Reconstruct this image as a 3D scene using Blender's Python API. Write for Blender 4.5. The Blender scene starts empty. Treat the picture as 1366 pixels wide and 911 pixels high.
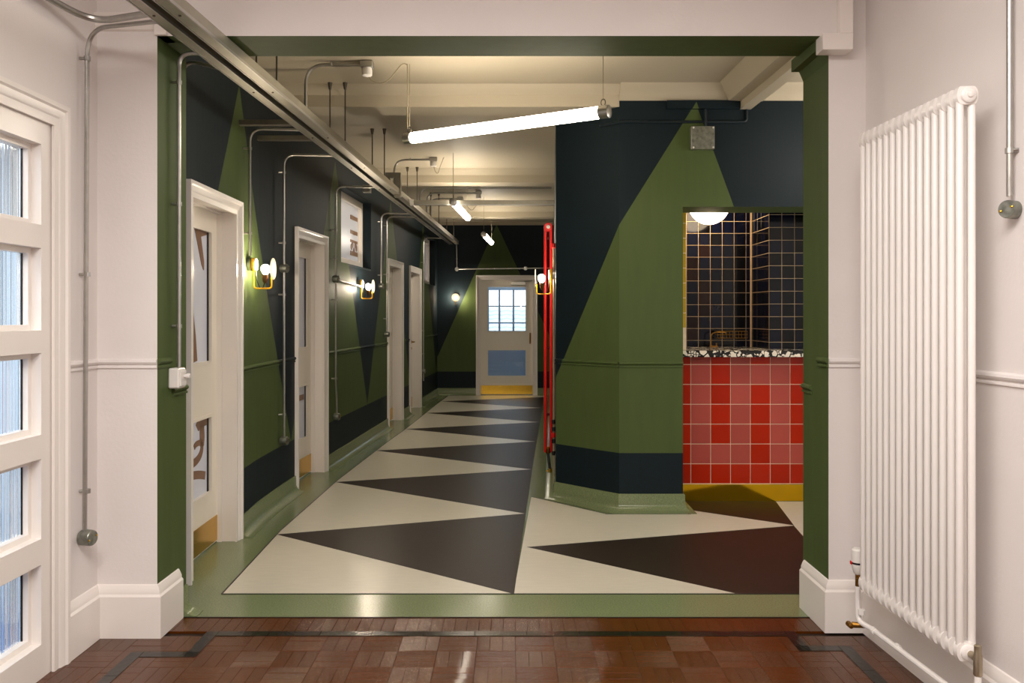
import bpy, math, random
from mathutils import Vector, Matrix
random.seed(7)
R = math.radians
C = bpy.context.scene.collection

# ------------------------------------------------------------------ camera, world, lights, exposure
F, CX, HY, EYE = 1125.0, 683.0, 421.0, 1.44       # focal length in pixels, principal column, horizon row, eye height
cam_d = bpy.data.cameras.new('camera'); cam = bpy.data.objects.new('camera', cam_d); C.objects.link(cam)
cam.location = (0, 0, EYE); cam.rotation_euler = (R(90), 0, 0)
cam_d.sensor_width = 36; cam_d.lens = 36 * F / 1366; cam_d.shift_y = (HY - 455.5) / 1366
cam_d.clip_start = 0.05
sc = bpy.context.scene; sc.camera = cam
sc.view_settings.view_transform = 'Standard'; sc.view_settings.look = 'None'
sc.view_settings.exposure = 0.0; sc.view_settings.gamma = 1.0; sc.view_settings.use_curve_mapping = False
sc.cycles.use_denoising = True
sc.cycles.max_bounces = 10; sc.cycles.diffuse_bounces = 5

world = bpy.data.worlds.new('world'); sc.world = world; world.use_nodes = True
wn = world.node_tree.nodes; bg = wn['Background']
bg.inputs[0].default_value = (0.72, 0.86, 1.0, 1); bg.inputs[1].default_value = 4.0   # overcast daylight

def area(name, loc, rot, sx, sy, power, col):
    d = bpy.data.lights.new(name, 'AREA'); d.shape = 'RECTANGLE'; d.size = sx; d.size_y = sy
    d.energy = power; d.color = col
    o = bpy.data.objects.new(name, d); C.objects.link(o); o.location = loc; o.rotation_euler = rot
    return o
area('lobby_ceiling_light', (-0.2, 0.9, 3.12), (0, 0, 0), 2.2, 1.6, 165, (1.0, 0.95, 0.915))
area('side_room_light', (-3.3, 2.6, 2.5), (0, 0, 0), 1.0, 1.0, 80, (0.92, 0.96, 1.0))
area('side_passage_daylight', (3.44, 5.1, 1.7), (0, R(90), 0), 1.5, 1.2, 20, (0.9, 0.95, 1.0))
area('end_room_light', (-0.1, 17.0, 2.62), (0, 0, 0), 0.8, 0.8, 9, (0.75, 0.88, 1.0))
TUBE_E, BULB_E, GLOBE_E = 36.0, 420.0, 20.0

# ------------------------------------------------------------------ helpers
def at(px, py, Y):
    return Vector(((px - CX) * Y / F, Y, EYE + (HY - py) * Y / F))
def fl(px, py):
    Y = F * EYE / (py - HY)
    return ((px - CX) * Y / F, Y)

def lin(c):
    c = c / 255.0
    return c / 12.92 if c <= 0.04045 else ((c + 0.055) / 1.055) ** 2.4
def rgb(t): return (lin(t[0]), lin(t[1]), lin(t[2]), 1)

def mat(name, col, rough=0.5, metal=0.0, var=0.06, scale=6.0, bump=0.0, bscale=40.0, spec=0.5, rand=0.0,
        emis=None, estr=0.0, trans=0.0, ior=1.45, stretch=None, coat=0.0, rvar=0.0):
    m = bpy.data.materials.new(name); m.use_nodes = True
    nt = m.node_tree; n = nt.nodes; l = nt.links; p = n['Principled BSDF']
    p.inputs['Roughness'].default_value = rough; p.inputs['Metallic'].default_value = metal
    p.inputs['Specular IOR Level'].default_value = spec; p.inputs['IOR'].default_value = ior
    p.inputs['Transmission Weight'].default_value = trans; p.inputs['Coat Weight'].default_value = coat; p.inputs['Coat Roughness'].default_value = 0.06
    c = rgb(col)
    tc = n.new('ShaderNodeTexCoord'); mp = n.new('ShaderNodeMapping')
    l.new(tc.outputs['Object'], mp.inputs[0])
    if stretch: mp.inputs['Scale'].default_value = stretch
    p.inputs['Base Color'].default_value = c
    if var > 0:
        nz = n.new('ShaderNodeTexNoise'); nz.inputs['Scale'].default_value = scale; nz.inputs['Detail'].default_value = 5
        l.new(mp.outputs[0], nz.inputs['Vector'])
        mx = n.new('ShaderNodeMix'); mx.data_type = 'RGBA'
        mx.inputs[6].default_value = tuple(x * (1 - var * 1.6) for x in c[:3]) + (1,)
        mx.inputs[7].default_value = tuple(min(1, x * (1 + var * 1.6)) for x in c[:3]) + (1,)
        l.new(nz.outputs[0], mx.inputs[0]); out = mx.outputs[2]
        if rand > 0:
            oi = n.new('ShaderNodeObjectInfo'); mr = n.new('ShaderNodeMapRange')
            mr.inputs[3].default_value = 1 - rand; mr.inputs[4].default_value = 1 + rand
            l.new(oi.outputs['Random'], mr.inputs[0])
            vm = n.new('ShaderNodeVectorMath'); vm.operation = 'SCALE'
            l.new(out, vm.inputs[0]); l.new(mr.outputs[0], vm.inputs[3]); out = vm.outputs[0]
        l.new(out, p.inputs['Base Color'])
        if rvar > 0:
            m2 = n.new('ShaderNodeMapRange'); m2.inputs[3].default_value = max(0.02, rough - rvar); m2.inputs[4].default_value = rough + rvar
            l.new(nz.outputs[0], m2.inputs[0]); l.new(m2.outputs[0], p.inputs['Roughness'])
    if bump > 0:
        nb = n.new('ShaderNodeTexNoise'); nb.inputs['Scale'].default_value = bscale; nb.inputs['Detail'].default_value = 3
        l.new(mp.outputs[0], nb.inputs['Vector'])
        b = n.new('ShaderNodeBump'); b.inputs['Strength'].default_value = bump; b.inputs['Distance'].default_value = 0.01
        l.new(nb.outputs[0], b.inputs['Height']); l.new(b.outputs[0], p.inputs['Normal'])
    if emis:
        p.inputs['Emission Color'].default_value = rgb(emis); p.inputs['Emission Strength'].default_value = estr
    return m

def paint(name, tris, green, navy, band=0.43, rough=0.6, spec=0.25):
    """two-colour painted wall: green triangles on navy above a navy band, in wall metres (UV u along, v up)"""
    m = bpy.data.materials.new(name); m.use_nodes = True
    nt = m.node_tree; n = nt.nodes; l = nt.links; p = n['Principled BSDF']
    p.inputs['Roughness'].default_value = rough; p.inputs['Specular IOR Level'].default_value = spec
    uv = n.new('ShaderNodeUVMap'); uv.uv_map = 'UVMap'
    sp = n.new('ShaderNodeSeparateXYZ'); l.new(uv.outputs[0], sp.inputs[0])
    def mth(op, a, b=None, c=None):
        k = n.new('ShaderNodeMath'); k.operation = op
        for i, x in enumerate((a, b, c)):
            if x is None: continue
            if isinstance(x, (int, float)): k.inputs[i].default_value = x
            else: l.new(x, k.inputs[i])
        return k.outputs[0]
    U, V = sp.outputs[0], sp.outputs[1]
    tot = None
    for T in tris:
        area2 = (T[1][0]-T[0][0])*(T[2][1]-T[0][1]) - (T[1][1]-T[0][1])*(T[2][0]-T[0][0])
        if area2 < 0: T = [T[0], T[2], T[1]]
        ins = None
        for i in range(3):
            (x0, y0), (x1, y1) = T[i], T[(i+1) % 3]
            L = math.hypot(x1-x0, y1-y0)
            a, b = -(y1-y0)/L, (x1-x0)/L; c = -(a*x0 + b*y0)
            d = mth('MULTIPLY_ADD', V, b, mth('MULTIPLY_ADD', U, a, c))
            ins = d if ins is None else mth('MINIMUM', ins, d)
        tot = ins if tot is None else mth('MAXIMUM', tot, ins)
    if tot is None: g = mth('GREATER_THAN', V, -9.0)
    else: g = mth('GREATER_THAN', tot, 0.0)
    g = mth('MULTIPLY', g, mth('GREATER_THAN', V, band))
    tc = n.new('ShaderNodeTexCoord'); nz = n.new('ShaderNodeTexNoise'); nz.inputs['Scale'].default_value = 5; nz.inputs['Detail'].default_value = 6
    mp = n.new('ShaderNodeMapping'); mp.inputs['Scale'].default_value = (3, 3, 0.5)
    l.new(tc.outputs['Object'], mp.inputs[0]); l.new(mp.outputs[0], nz.inputs['Vector'])
    mx = n.new('ShaderNodeMix'); mx.data_type = 'RGBA'
    mx.inputs[6].default_value = rgb(navy); mx.inputs[7].default_value = rgb(green); l.new(g, mx.inputs[0])
    mr = n.new('ShaderNodeMapRange'); mr.inputs[3].default_value = 0.86; mr.inputs[4].default_value = 1.12; l.new(nz.outputs[0], mr.inputs[0])
    vm = n.new('ShaderNodeVectorMath'); vm.operation = 'SCALE'; l.new(mx.outputs[2], vm.inputs[0]); l.new(mr.outputs[0], vm.inputs[3])
    l.new(vm.outputs[0], p.inputs['Base Color'])
    b = n.new('ShaderNodeBump'); b.inputs['Strength'].default_value = 0.12; b.inputs['Distance'].default_value = 0.01
    l.new(nz.outputs[0], b.inputs['Height']); l.new(b.outputs[0], p.inputs['Normal'])
    return m

class MB:
    def __init__(s): s.v = []; s.f = []; s.uv = {}; s.mi = []; s.cur = 0
    def poly(s, pts, uv=None):
        i = len(s.v); s.v += [tuple(p) for p in pts]; s.f.append(tuple(range(i, i+len(pts)))); s.mi.append(s.cur)
        if uv: s.uv[len(s.f)-1] = uv
        return s
    def faces(s, pts, fs):
        i = len(s.v); s.v += [tuple(p) for p in pts]
        for f in fs: s.f.append(tuple(i+k for k in f)); s.mi.append(s.cur)
        return s
    def box(s, x0, x1, y0, y1, z0, z1, M=None):
        p = [Vector((x, y, z)) for z in (z0, z1) for y in (y0, y1) for x in (x0, x1)]
        if M: p = [M @ q for q in p]
        return s.faces(p, [(0,2,3,1),(4,5,7,6),(0,1,5,4),(2,6,7,3),(0,4,6,2),(1,3,7,5)])
    def rbox(s, x0, x1, y0, y1, z0, z1, b=0.003, M=None):      # box with chamfered edges
        P = []; 
        cx, cy, cz = (x0+x1)/2, (y0+y1)/2, (z0+z1)/2
        hx, hy, hz = (x1-x0)/2, (y1-y0)/2, (z1-z0)/2
        b = min(b, hx*0.9, hy*0.9, hz*0.9)
        idx = {}
        for sx in (-1,1):
            for sy in (-1,1):
                for sz in (-1,1):
                    for k,(dx,dy,dz) in enumerate(((0,b,b),(b,0,b),(b,b,0))):
                        idx[(sx,sy,sz,k)] = len(P)
                        q = Vector((cx+sx*(hx-dx), cy+sy*(hy-dy), cz+sz*(hz-dz))); P.append(M @ q if M else q)
        fs = []
        for sg in (-1,1):
            fs.append([idx[(sg,a,c,0)] for a,c in ((-1,-1),(1,-1),(1,1),(-1,1))])
            fs.append([idx[(a,sg,c,1)] for a,c in ((-1,-1),(1,-1),(1,1),(-1,1))])
            fs.append([idx[(a,c,sg,2)] for a,c in ((-1,-1),(1,-1),(1,1),(-1,1))])
        for a in (-1,1):
            for c in (-1,1):
                fs.append([idx[(-1,a,c,1)], idx[(1,a,c,1)], idx[(1,a,c,2)], idx[(-1,a,c,2)]])
                fs.append([idx[(a,-1,c,0)], idx[(a,1,c,0)], idx[(a,1,c,2)], idx[(a,-1,c,2)]])
                fs.append([idx[(a,c,-1,0)], idx[(a,c,1,0)], idx[(a,c,1,1)], idx[(a,c,-1,1)]])
                for d in (-1,1): fs.append([idx[(a,c,d,0)], idx[(a,c,d,1)], idx[(a,c,d,2)]])
        return s.faces(P, fs)
    def prism(s, pts, z0, z1):                # horizontal polygon extruded up
        n = len(pts)
        p = [(x, y, z0) for x, y in pts] + [(x, y, z1) for x, y in pts]
        return s.faces(p, [tuple(range(n))[::-1], tuple(range(n, 2*n))] + [(i, (i+1) % n, n+(i+1) % n, n+i) for i in range(n)])
    def tube(s, path, r, n=10, closed=False):
        path = [Vector(p) for p in path]; k = len(path); rings = []
        up = None
        for i, p in enumerate(path):
            a = path[(i-1) % k] if (i > 0 or closed) else p; b = path[(i+1) % k] if (i < k-1 or closed) else p
            t = (b-a).normalized()
            if up is None:
                up = Vector((0,0,1)) if abs(t.z) < 0.9 else Vector((1,0,0))
            x = (up - t*up.dot(t)).normalized(); up = x; y = t.cross(x)
            rr = r[i] if isinstance(r, (list, tuple)) else r
            rings.append([p + x*rr*math.cos(2*math.pi*j/n) + y*rr*math.sin(2*math.pi*j/n) for j in range(n)])
        P = [q for g in rings for q in g]; fs = []
        for i in range(k if closed else k-1):
            i2 = (i+1) % k
            for j in range(n): fs.append((i*n+j, i*n+(j+1) % n, i2*n+(j+1) % n, i2*n+j))
        if not closed: fs += [tuple(range(n))[::-1], tuple(range((k-1)*n, k*n))]
        return s.faces(P, fs)
    def lathe(s, prof, M=None, n=24):         # profile (radius, height) about local z
        P = []; fs = []; k = len(prof)
        for r, z in prof:
            for j in range(n):
                q = Vector((max(r, 1e-5)*math.cos(2*math.pi*j/n), max(r, 1e-5)*math.sin(2*math.pi*j/n), z)); P.append(M @ q if M else q)
        for i in range(k-1):
            for j in range(n): fs.append((i*n+j, i*n+(j+1) % n, (i+1)*n+(j+1) % n, (i+1)*n+j))
        fs += [tuple(range(n))[::-1], tuple(range((k-1)*n, k*n))]
        return s.faces(P, fs)
    def sphere(s, c, r, n=20, k=12, sx=1):
        c = Vector(c); pr = [(r*math.sin(math.pi*i/k), -r*math.cos(math.pi*i/k)) for i in range(k+1)]
        return s.lathe(pr, Matrix.Translation(c), n)
    def sweep(s, prof, path, side=1, uvs=None, caps=True):
        """prof: (out, z) points; path: (x, y) plan points; side=+1 -> out is to the right of travel"""
        k = len(path); N = []
        for i in range(k):
            ds = []
            if i > 0: ds.append((Vector(path[i]) - Vector(path[i-1])).normalized())
            if i < k-1: ds.append((Vector(path[i+1]) - Vector(path[i])).normalized())
            ns = [Vector((d.y, -d.x))*side for d in ds]
            if len(ns) == 2:
                m = (ns[0] + ns[1]); m = m / max(0.2, (1 + ns[0].dot(ns[1])))
            else: m = ns[0]
            N.append(m)
        m = len(prof)
        P = [(path[i][0] + N[i].x*o, path[i][1] + N[i].y*o, z) for i in range(k) for o, z in prof]
        base = len(s.v); s.v += P
        for i in range(k-1):
            for j in range(m):
                j2 = (j+1) % m
                s.f.append((base+i*m+j, base+(i+1)*m+j, base+(i+1)*m+j2, base+i*m+j2)); s.mi.append(s.cur)
                if uvs:
                    s.uv[len(s.f)-1] = [(uvs[i], prof[j][1]), (uvs[i+1], prof[j][1]), (uvs[i+1], prof[j2][1]), (uvs[i], prof[j2][1])]
        if caps:
            s.f.append(tuple(base+j for j in range(m))); s.mi.append(s.cur)
            s.f.append(tuple(base+(k-1)*m+j for j in range(m))[::-1]); s.mi.append(s.cur)
            if uvs:
                s.uv[len(s.f)-2] = [(uvs[0], q[1]) for q in prof]; s.uv[len(s.f)-1] = [(uvs[-1], q[1]) for q in prof][::-1]
        return s
    def mesh(s, name, mats, angle=35):
        me = bpy.data.meshes.new(name); me.from_pydata(s.v, [], s.f)
        for m in (mats if isinstance(mats, (list, tuple)) else [mats]): me.materials.append(m)
        if any(s.mi): me.polygons.foreach_set('material_index', s.mi)
        if s.uv:
            ul = me.uv_layers.new(name='UVMap')
            for p in me.polygons:
                q = s.uv.get(p.index)
                if q:
                    for k, li in enumerate(p.loop_indices): ul.data[li].uv = q[k]
        import bmesh
        bm = bmesh.new(); bm.from_mesh(me); bmesh.ops.recalc_face_normals(bm, faces=bm.faces); bm.to_mesh(me); bm.free()
        me.shade_smooth(); me.set_sharp_from_angle(angle=R(angle)); me.update()
        return me
    def obj(s, name, mats, parent=None, angle=35):
        return link(name, s.mesh(name, mats, angle), parent)

def link(name, me, parent=None, loc=None, rz=0):
    o = bpy.data.objects.new(name, me); C.objects.link(o)
    if parent: o.parent = parent
    if loc is not None: o.location = loc
    if rz: o.rotation_euler.z = rz
    return o
def tag(o, label, cat, group=None, kind=None):
    o['label'] = label; o['category'] = cat
    if group: o['group'] = group
    if kind: o['kind'] = kind
    return o
def thing(name, label, cat, loc=(0,0,0), rz=0, group=None, kind=None):
    o = bpy.data.objects.new(name, None); C.objects.link(o); o.location = loc; o.rotation_euler.z = rz
    o.empty_display_size = 0.1
    return tag(o, label, cat, group, kind)
def S(o, label, cat): return tag(o, label, cat, None, 'structure')

def fillet(pts, rad, n=7):
    pts = [Vector(p) for p in pts]; out = [pts[0]]
    for i in range(1, len(pts)-1):
        a, b, c = pts[i-1], pts[i], pts[i+1]
        u = (a-b); w = (c-b); r = min(rad, u.length*0.49, w.length*0.49)
        p0 = b + u.normalized()*r; p1 = b + w.normalized()*r
        for k in range(n+1):
            t = k/n; out.append((1-t)**2*p0 + 2*t*(1-t)*b + t*t*p1)
    out.append(pts[-1]); return out

def axis_matrix(loc, direction):
    return Matrix.Translation(Vector(loc)) @ Vector(direction).to_track_quat('Z', 'Y').to_matrix().to_4x4()

# ------------------------------------------------------------------ materials
GREEN, NAVY = (74, 89, 47), (11, 27, 33)
M_white = mat('white_wall_paint', (228, 221, 217), 0.55, var=0.03, scale=3, bump=0.08, bscale=60)
M_trim = mat('white_gloss_trim', (236, 229, 222), 0.28, var=0.02, scale=4, bump=0.03, bscale=30)
M_door = mat('white_door_paint', (238, 230, 216), 0.3, var=0.02, scale=4, bump=0.02, bscale=30)
M_ceil = mat('ceiling_paint', (180, 169, 147), 0.6, var=0.03, scale=2, bump=0.05, bscale=50)
M_green = paint('green_wall_paint', [], GREEN, NAVY, band=-5)
M_navy = mat('navy_wall_paint', NAVY, 0.42, var=0.1, scale=5)
M_terr = mat('green_terrazzo', (116, 127, 90), 0.2, var=0.3, scale=130, bump=0.02, bscale=200, rvar=0.05)
M_cream = mat('cream_linoleum', (208, 202, 184), 0.3, var=0.06, scale=9, bump=0.03, bscale=30, stretch=(1, 5, 1))
M_dark = mat('dark_brown_linoleum', (42, 32, 26), 0.4, var=0.14, scale=9, bump=0.03, bscale=30, stretch=(1, 5, 1), spec=0.18)
M_line = mat('black_joint_line', (26, 24, 20), 0.5, var=0.05)
M_par = mat('reddish_brown_parquet', (78, 37, 2), 0.17, var=0.18, scale=9, bump=0.16, bscale=45, rand=0.07, spec=0.32, stretch=(3, 9, 1), rvar=0.05, coat=0.1)
M_pard = mat('dark_parquet_inlay', (20, 17, 11), 0.2, var=0.2, scale=9, bump=0.12, bscale=45, rand=0.12, spec=0.4, coat=0.1)
M_sub = mat('dark_subfloor', (40, 24, 14), 0.6, var=0.1)
M_galv = mat('galvanised_steel', (176, 174, 168), 0.33, 0.9, var=0.12, scale=25, bump=0.03, bscale=80, rvar=0.08)
M_trunk = mat('galvanised_trunking', (160, 155, 140), 0.38, 0.9, var=0.14, scale=14, bump=0.04, bscale=60, rvar=0.1)
M_inner = mat('dull_steel_and_gap_shade', (92, 84, 74), 0.5, 0.8, var=0.2, scale=20)  # dull steel for rods and screws; on the gap strip it paints shade
M_spang = mat('spangled_zinc_plate', (140, 142, 132), 0.4, 0.85, var=0.45, scale=45, rvar=0.12)
M_brass = mat('brass_plate', (214, 170, 62), 0.22, 1.0, var=0.08, scale=8, rvar=0.05, stretch=(1, 1, 12))
M_brassd = mat('aged_brass', (150, 108, 48), 0.35, 1.0, var=0.15, scale=20)
M_nickel = mat('dull_nickel', (168, 156, 134), 0.35, 0.9, var=0.12, scale=20)
M_yellow = mat('yellow_enamel', (240, 176, 18), 0.3, var=0.03)
M_yskirt = mat('polished_brass_skirting', (214, 172, 30), 0.1, 0.95, var=0.08, scale=6, rvar=0.03)
M_rad = mat('radiator_enamel', (236, 231, 226), 0.3, var=0.01)
M_plastic = mat('white_plastic', (230, 226, 220), 0.35, var=0.01)
M_black = mat('black_rubber', (18, 17, 16), 0.45, var=0.1)
M_red = mat('red_enamel', (206, 22, 14), 0.28, var=0.05)
M_bulb = mat('lamp_glass', (255, 250, 240), 0.4, var=0, emis=(255, 236, 210), estr=BULB_E)
M_globe = mat('alcove_globe', (255, 250, 240), 0.4, var=0, emis=(255, 228, 190), estr=GLOBE_E)
M_tube = mat('tube_diffuser', (255, 250, 240), 0.4, var=0, emis=(255, 242, 222), estr=TUBE_E)
M_disc = mat('white_disc_enamel', (250, 246, 238), 0.35, var=0.01)
def opal():
    m = bpy.data.materials.new('opal_glass_disc'); m.use_nodes = True; n = m.node_tree.nodes; l = m.node_tree.links
    p = n['Principled BSDF']; p.inputs['Base Color'].default_value = rgb((250, 246, 238)); p.inputs['Roughness'].default_value = 0.3
    t = n.new('ShaderNodeBsdfTranslucent'); t.inputs[0].default_value = rgb((252, 246, 236))
    x = n.new('ShaderNodeMixShader'); x.inputs[0].default_value = 0.75
    l.new(p.outputs[0], x.inputs[1]); l.new(t.outputs[0], x.inputs[2]); l.new(x.outputs[0], n['Material Output'].inputs[0]); return m
M_opal = opal()
M_holder = mat('bronze_lampholder', (92, 66, 40), 0.4, 0.6, var=0.1)
M_cable = mat('cream_cable', (150, 138, 112), 0.5, var=0.05)
M_film = mat('frosted_pale_film', (218, 223, 238), 0.22, var=0.03, scale=2)
M_decal = mat('brown_vinyl_lettering', (126, 92, 66), 0.4, var=0.05)
M_gasket = mat('dark_glazing_gasket', (22, 22, 26), 0.5, var=0.05)
M_glass = mat('clear_glass', (255, 255, 255), 0.02, var=0, trans=1.0, ior=1.45)
M_reed = mat('reeded_glass', (244, 250, 252), 0.06, var=0, trans=1.0, ior=1.5)
M_grout = mat('pale_grout', (240, 218, 186), 0.8, var=0.06, scale=30)
M_groutd = mat('tan_grout', (206, 178, 138), 0.8, var=0.08, scale=30)
M_tred = mat('red_glazed_tile', (178, 34, 4), 0.2, var=0.05, scale=5, rand=0.08, spec=0.3)
M_tpink = mat('pink_glazed_tile', (176, 78, 68), 0.2, var=0.05, scale=5, rand=0.08, spec=0.3)
M_tnavy = mat('navy_glazed_tile', (9, 12, 28), 0.1, var=0.1, scale=5, rand=0.3, spec=0.3)
M_tblack = mat('black_glazed_tile', (7, 7, 10), 0.1, var=0.1, scale=5, rand=0.3, spec=0.3)
M_tbrown = mat('oxblood_glazed_tile', (26, 12, 10), 0.1, var=0.1, scale=5, rand=0.3, spec=0.3)
M_tyel = mat('yellow_glazed_tile', (196, 160, 34), 0.18, var=0.06, scale=5, rand=0.1)
M_bluew = mat('daylight_tinted_room_paint', (158, 182, 200), 0.6, var=0.03)  # blue of the daylight is put into the colour of walls and bars
M_roof = mat('grey_roof_tiles', (150, 165, 176), 0.7, var=0.1, scale=12)
M_side = mat('side_room_paint', (200, 208, 214), 0.7, var=0.04)
M_sidef = mat('side_room_floor', (120, 140, 176), 0.5, var=0.1)

def terrazzo_chips():
    m = bpy.data.materials.new('black_white_terrazzo'); m.use_nodes = True
    n = m.node_tree.nodes; l = m.node_tree.links; p = n['Principled BSDF']; p.inputs['Roughness'].default_value = 0.2
    tc = n.new('ShaderNodeTexCoord'); vals = []
    last = None
    for sc_, th in ((22, 0.10), (46, 0.12)):
        v = n.new('ShaderNodeTexVoronoi'); v.feature = 'DISTANCE_TO_EDGE'; v.inputs['Scale'].default_value = sc_
        l.new(tc.outputs['Object'], v.inputs['Vector'])
        g = n.new('ShaderNodeMath'); g.operation = 'GREATER_THAN'; g.inputs[1].default_value = th; l.new(v.outputs['Distance'], g.inputs[0])
        c = n.new('ShaderNodeTexVoronoi'); c.inputs['Scale'].default_value = sc_; l.new(tc.outputs['Object'], c.inputs['Vector'])
        sp = n.new('ShaderNodeSeparateColor'); l.new(c.outputs['Color'], sp.inputs[0])
        g2 = n.new('ShaderNodeMath'); g2.operation = 'GREATER_THAN'; g2.inputs[1].default_value = 0.62; l.new(sp.outputs[0], g2.inputs[0])
        mu = n.new('ShaderNodeMath'); mu.operation = 'MULTIPLY'; l.new(g.outputs[0], mu.inputs[0]); l.new(g2.outputs[0], mu.inputs[1])
        if last is None: last = mu.outputs[0]
        else:
            a = n.new('ShaderNodeMath'); a.operation = 'MAXIMUM'; l.new(last, a.inputs[0]); l.new(mu.outputs[0], a.inputs[1]); last = a.outputs[0]
    mx = n.new('ShaderNodeMix'); mx.data_type = 'RGBA'; mx.inputs[6].default_value = rgb((20, 18, 18)); mx.inputs[7].default_value = rgb((232, 222, 204))
    l.new(last, mx.inputs[0]); l.new(mx.outputs[2], p.inputs['Base Color'])
    return m
M_chip = terrazzo_chips()

# ------------------------------------------------------------------ corridor left wall path (gently curved)
WZ = [4.06, 4.5, 5.455, 5.94, 6.4, 6.9, 7.83, 10.73, 11.7, 13.28, 15.25]
WX = [-1.64, -1.742, -1.766, -1.79, -1.79, -1.778, -1.730, -1.588, -1.528, -1.448, -1.35]
def wx(z):
    if z <= WZ[0]: return WX[0]
    for i in range(len(WZ)-1):
        if z <= WZ[i+1]:
            def tan(k):
                k0, k1 = max(0, k-1), min(len(WZ)-1, k+1); return (WX[k1]-WX[k0])/(WZ[k1]-WZ[k0])
            h = WZ[i+1]-WZ[i]; t = (z-WZ[i])/h
            return ((2*t**3-3*t*t+1)*WX[i] + (t**3-2*t*t+t)*h*tan(i) + (-2*t**3+3*t*t)*WX[i+1] + (t**3-t*t)*h*tan(i+1))
    return WX[-1]
def lpath(a, b, step=0.12):
    n = max(1, int(math.ceil((b-a)/step))); return [(wx(a+(b-a)*i/n), a+(b-a)*i/n) for i in range(n+1)]

END = 15.25                     # corridor end wall
H_C = 3.13                      # corridor ceiling
H_L = 3.2                       # lobby ceiling
DOORS = [(4.5, 5.455), (6.9, 7.83), (10.73, 11.7), (12.27, 13.28)]
D_H, D_W = 2.17, 0.085          # architrave height and width
WINS = [(8.40, 9.78, 1.975, 2.74), (13.72, 14.95, 1.97, 2.77)]

# ------------------------------------------------------------------ floors
def sheet(name, pts, z0, z1, m, parent): return MB().prism(pts, z0, z1).obj(name, m, parent)
floor_c = S(MB().prism([(-2.1, 4.022), (3.6, 4.022), (3.6, 7.6), (1.3, 7.6), (1.3, 15.6), (-2.1, 15.6)], -0.08, 0.0).obj('floor', M_terr),
            'speckled green terrazzo corridor floor bordering the cream and brown triangles', 'floor')
left_px = [(296,792.5), (374,708), (450,641), (519,588), (541.5,572), (563,555), (583.7,538.4), (598,528.4)]
LB = [fl(*p) for p in left_px]; LB[-1] = (LB[-1][0], END-0.012)
b_px = [(685,792.5), (703,684), (709.5,625.7), (716,589), (719,563), (724,544), (727,530)]
B0 = fl(685, 792.5)
BZ = [4.361, 6.13, 7.89, 9.64, 11.40, 13.16, 14.9]
def rb(z): return (B0[0] + 0.0535*(z-B0[1]) - 0.012*math.sin(math.pi*(z-4.36)/10.9), z)
RB = [rb(z) for z in BZ] + [rb(END-0.012)]
def lbx(z):
    for i in range(len(LB)-1):
        if z <= LB[i+1][1]:
            t = (z-LB[i][1])/(LB[i+1][1]-LB[i][1]); return LB[i][0] + t*(LB[i+1][0]-LB[i][0])
    return LB[-1][0]
def stripline(name, pts, w, z0, z1, m, parent):
    mb = MB()
    mb.sweep([(-w/2, z0), (w/2, z0), (w/2, z1), (-w/2, z1)], pts); return mb.obj(name, m, parent)
sheet('cream_field', LB + RB[::-1], -0.02, 0.0015, M_cream, floor_c)['label'] = 'cream linoleum running down the corridor'
TIPZ = [5.545, 7.29, 8.99, 10.70, 12.46, 14.16]
tip_first = None
for i, tz in enumerate(TIPZ):
    sheet('dark_triangle', [(lbx(tz), tz), rb(BZ[i]), rb(BZ[i+1])], -0.01, 0.0022, M_dark, floor_c)
RIGHT = [B0, fl(708.7,662.8), fl(809.5,686), fl(921,686), fl(917.5,680.5), (1.27, 6.53), (3.55, 6.53), (3.55, B0[1])]
sheet('cream_field', RIGHT, -0.02, 0.0015, M_cream, floor_c)['label'] = 'cream linoleum in front of the tiled counter'
sheet('dark_triangle', [fl(703,730), fl(1059,701.5), fl(1140,793), fl(985,792.7)], -0.01, 0.0022, M_dark, floor_c)
sheet('dark_triangle', [fl(918.4,680.3), fl(1059,701), (fl(1034,668.5)[0], 6.53), (1.29, 6.53)], -0.01, 0.0022, M_dark, floor_c)
stripline('joint_line', LB, 0.008, -0.01, 0.003, M_line, floor_c)
stripline('joint_line', [LB[0], (3.55, LB[0][1])], 0.008, -0.01, 0.003, M_line, floor_c)
stripline('joint_line', RIGHT[1:4], 0.006, -0.01, 0.003, M_line, floor_c)
sheet('floor_gap', [fl(914,680.3), fl(917.5,680.3), fl(921.5,686.3), fl(917.5,686.3)], -0.01, 0.0035, M_line, floor_c)
stripline('joint_line', RB, 0.006, -0.01, 0.003, M_line, floor_c)

# lobby parquet
floor_l = S(MB().box(-2.1, 1.9, -2.6, 4.022, -0.08, -0.011).obj('floor_parquet', M_sub), 'glossy reddish brown basketweave parquet floor with a dark inlaid line', 'floor')
MOD = 0.168; SW = MOD/3
def strip_mesh(L, W, m, name):
    mb = MB(); g = 0.0004; b = 0.0008; x, y = L/2-g, W/2-g
    P = [(-x,-y,-0.012),(x,-y,-0.012),(x,y,-0.012),(-x,y,-0.012),(-x,-y,-b),(x,-y,-b),(x,y,-b),(-x,y,-b),
         (-x+b,-y+b,0),(x-b,-y+b,0),(x-b,y-b,0),(-x+b,y-b,0)]
    mb.faces(P, [(0,1,5,4),(1,2,6,5),(2,3,7,6),(3,0,4,7),(4,5,9,8),(5,6,10,9),(6,7,11,10),(7,4,8,11),(8,9,10,11)])
    return mb.mesh(name, m, 20)
me_strip = strip_mesh(MOD, SW, M_par, 'parquet_strip'); me_edge = strip_mesh(0.175, SW, M_par, 'parquet_edge_strip')
me_in = strip_mesh(MOD, 0.055, M_pard, 'inlay_strip')
strips = []
XL0, YR0 = -0.321, 3.79
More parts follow.
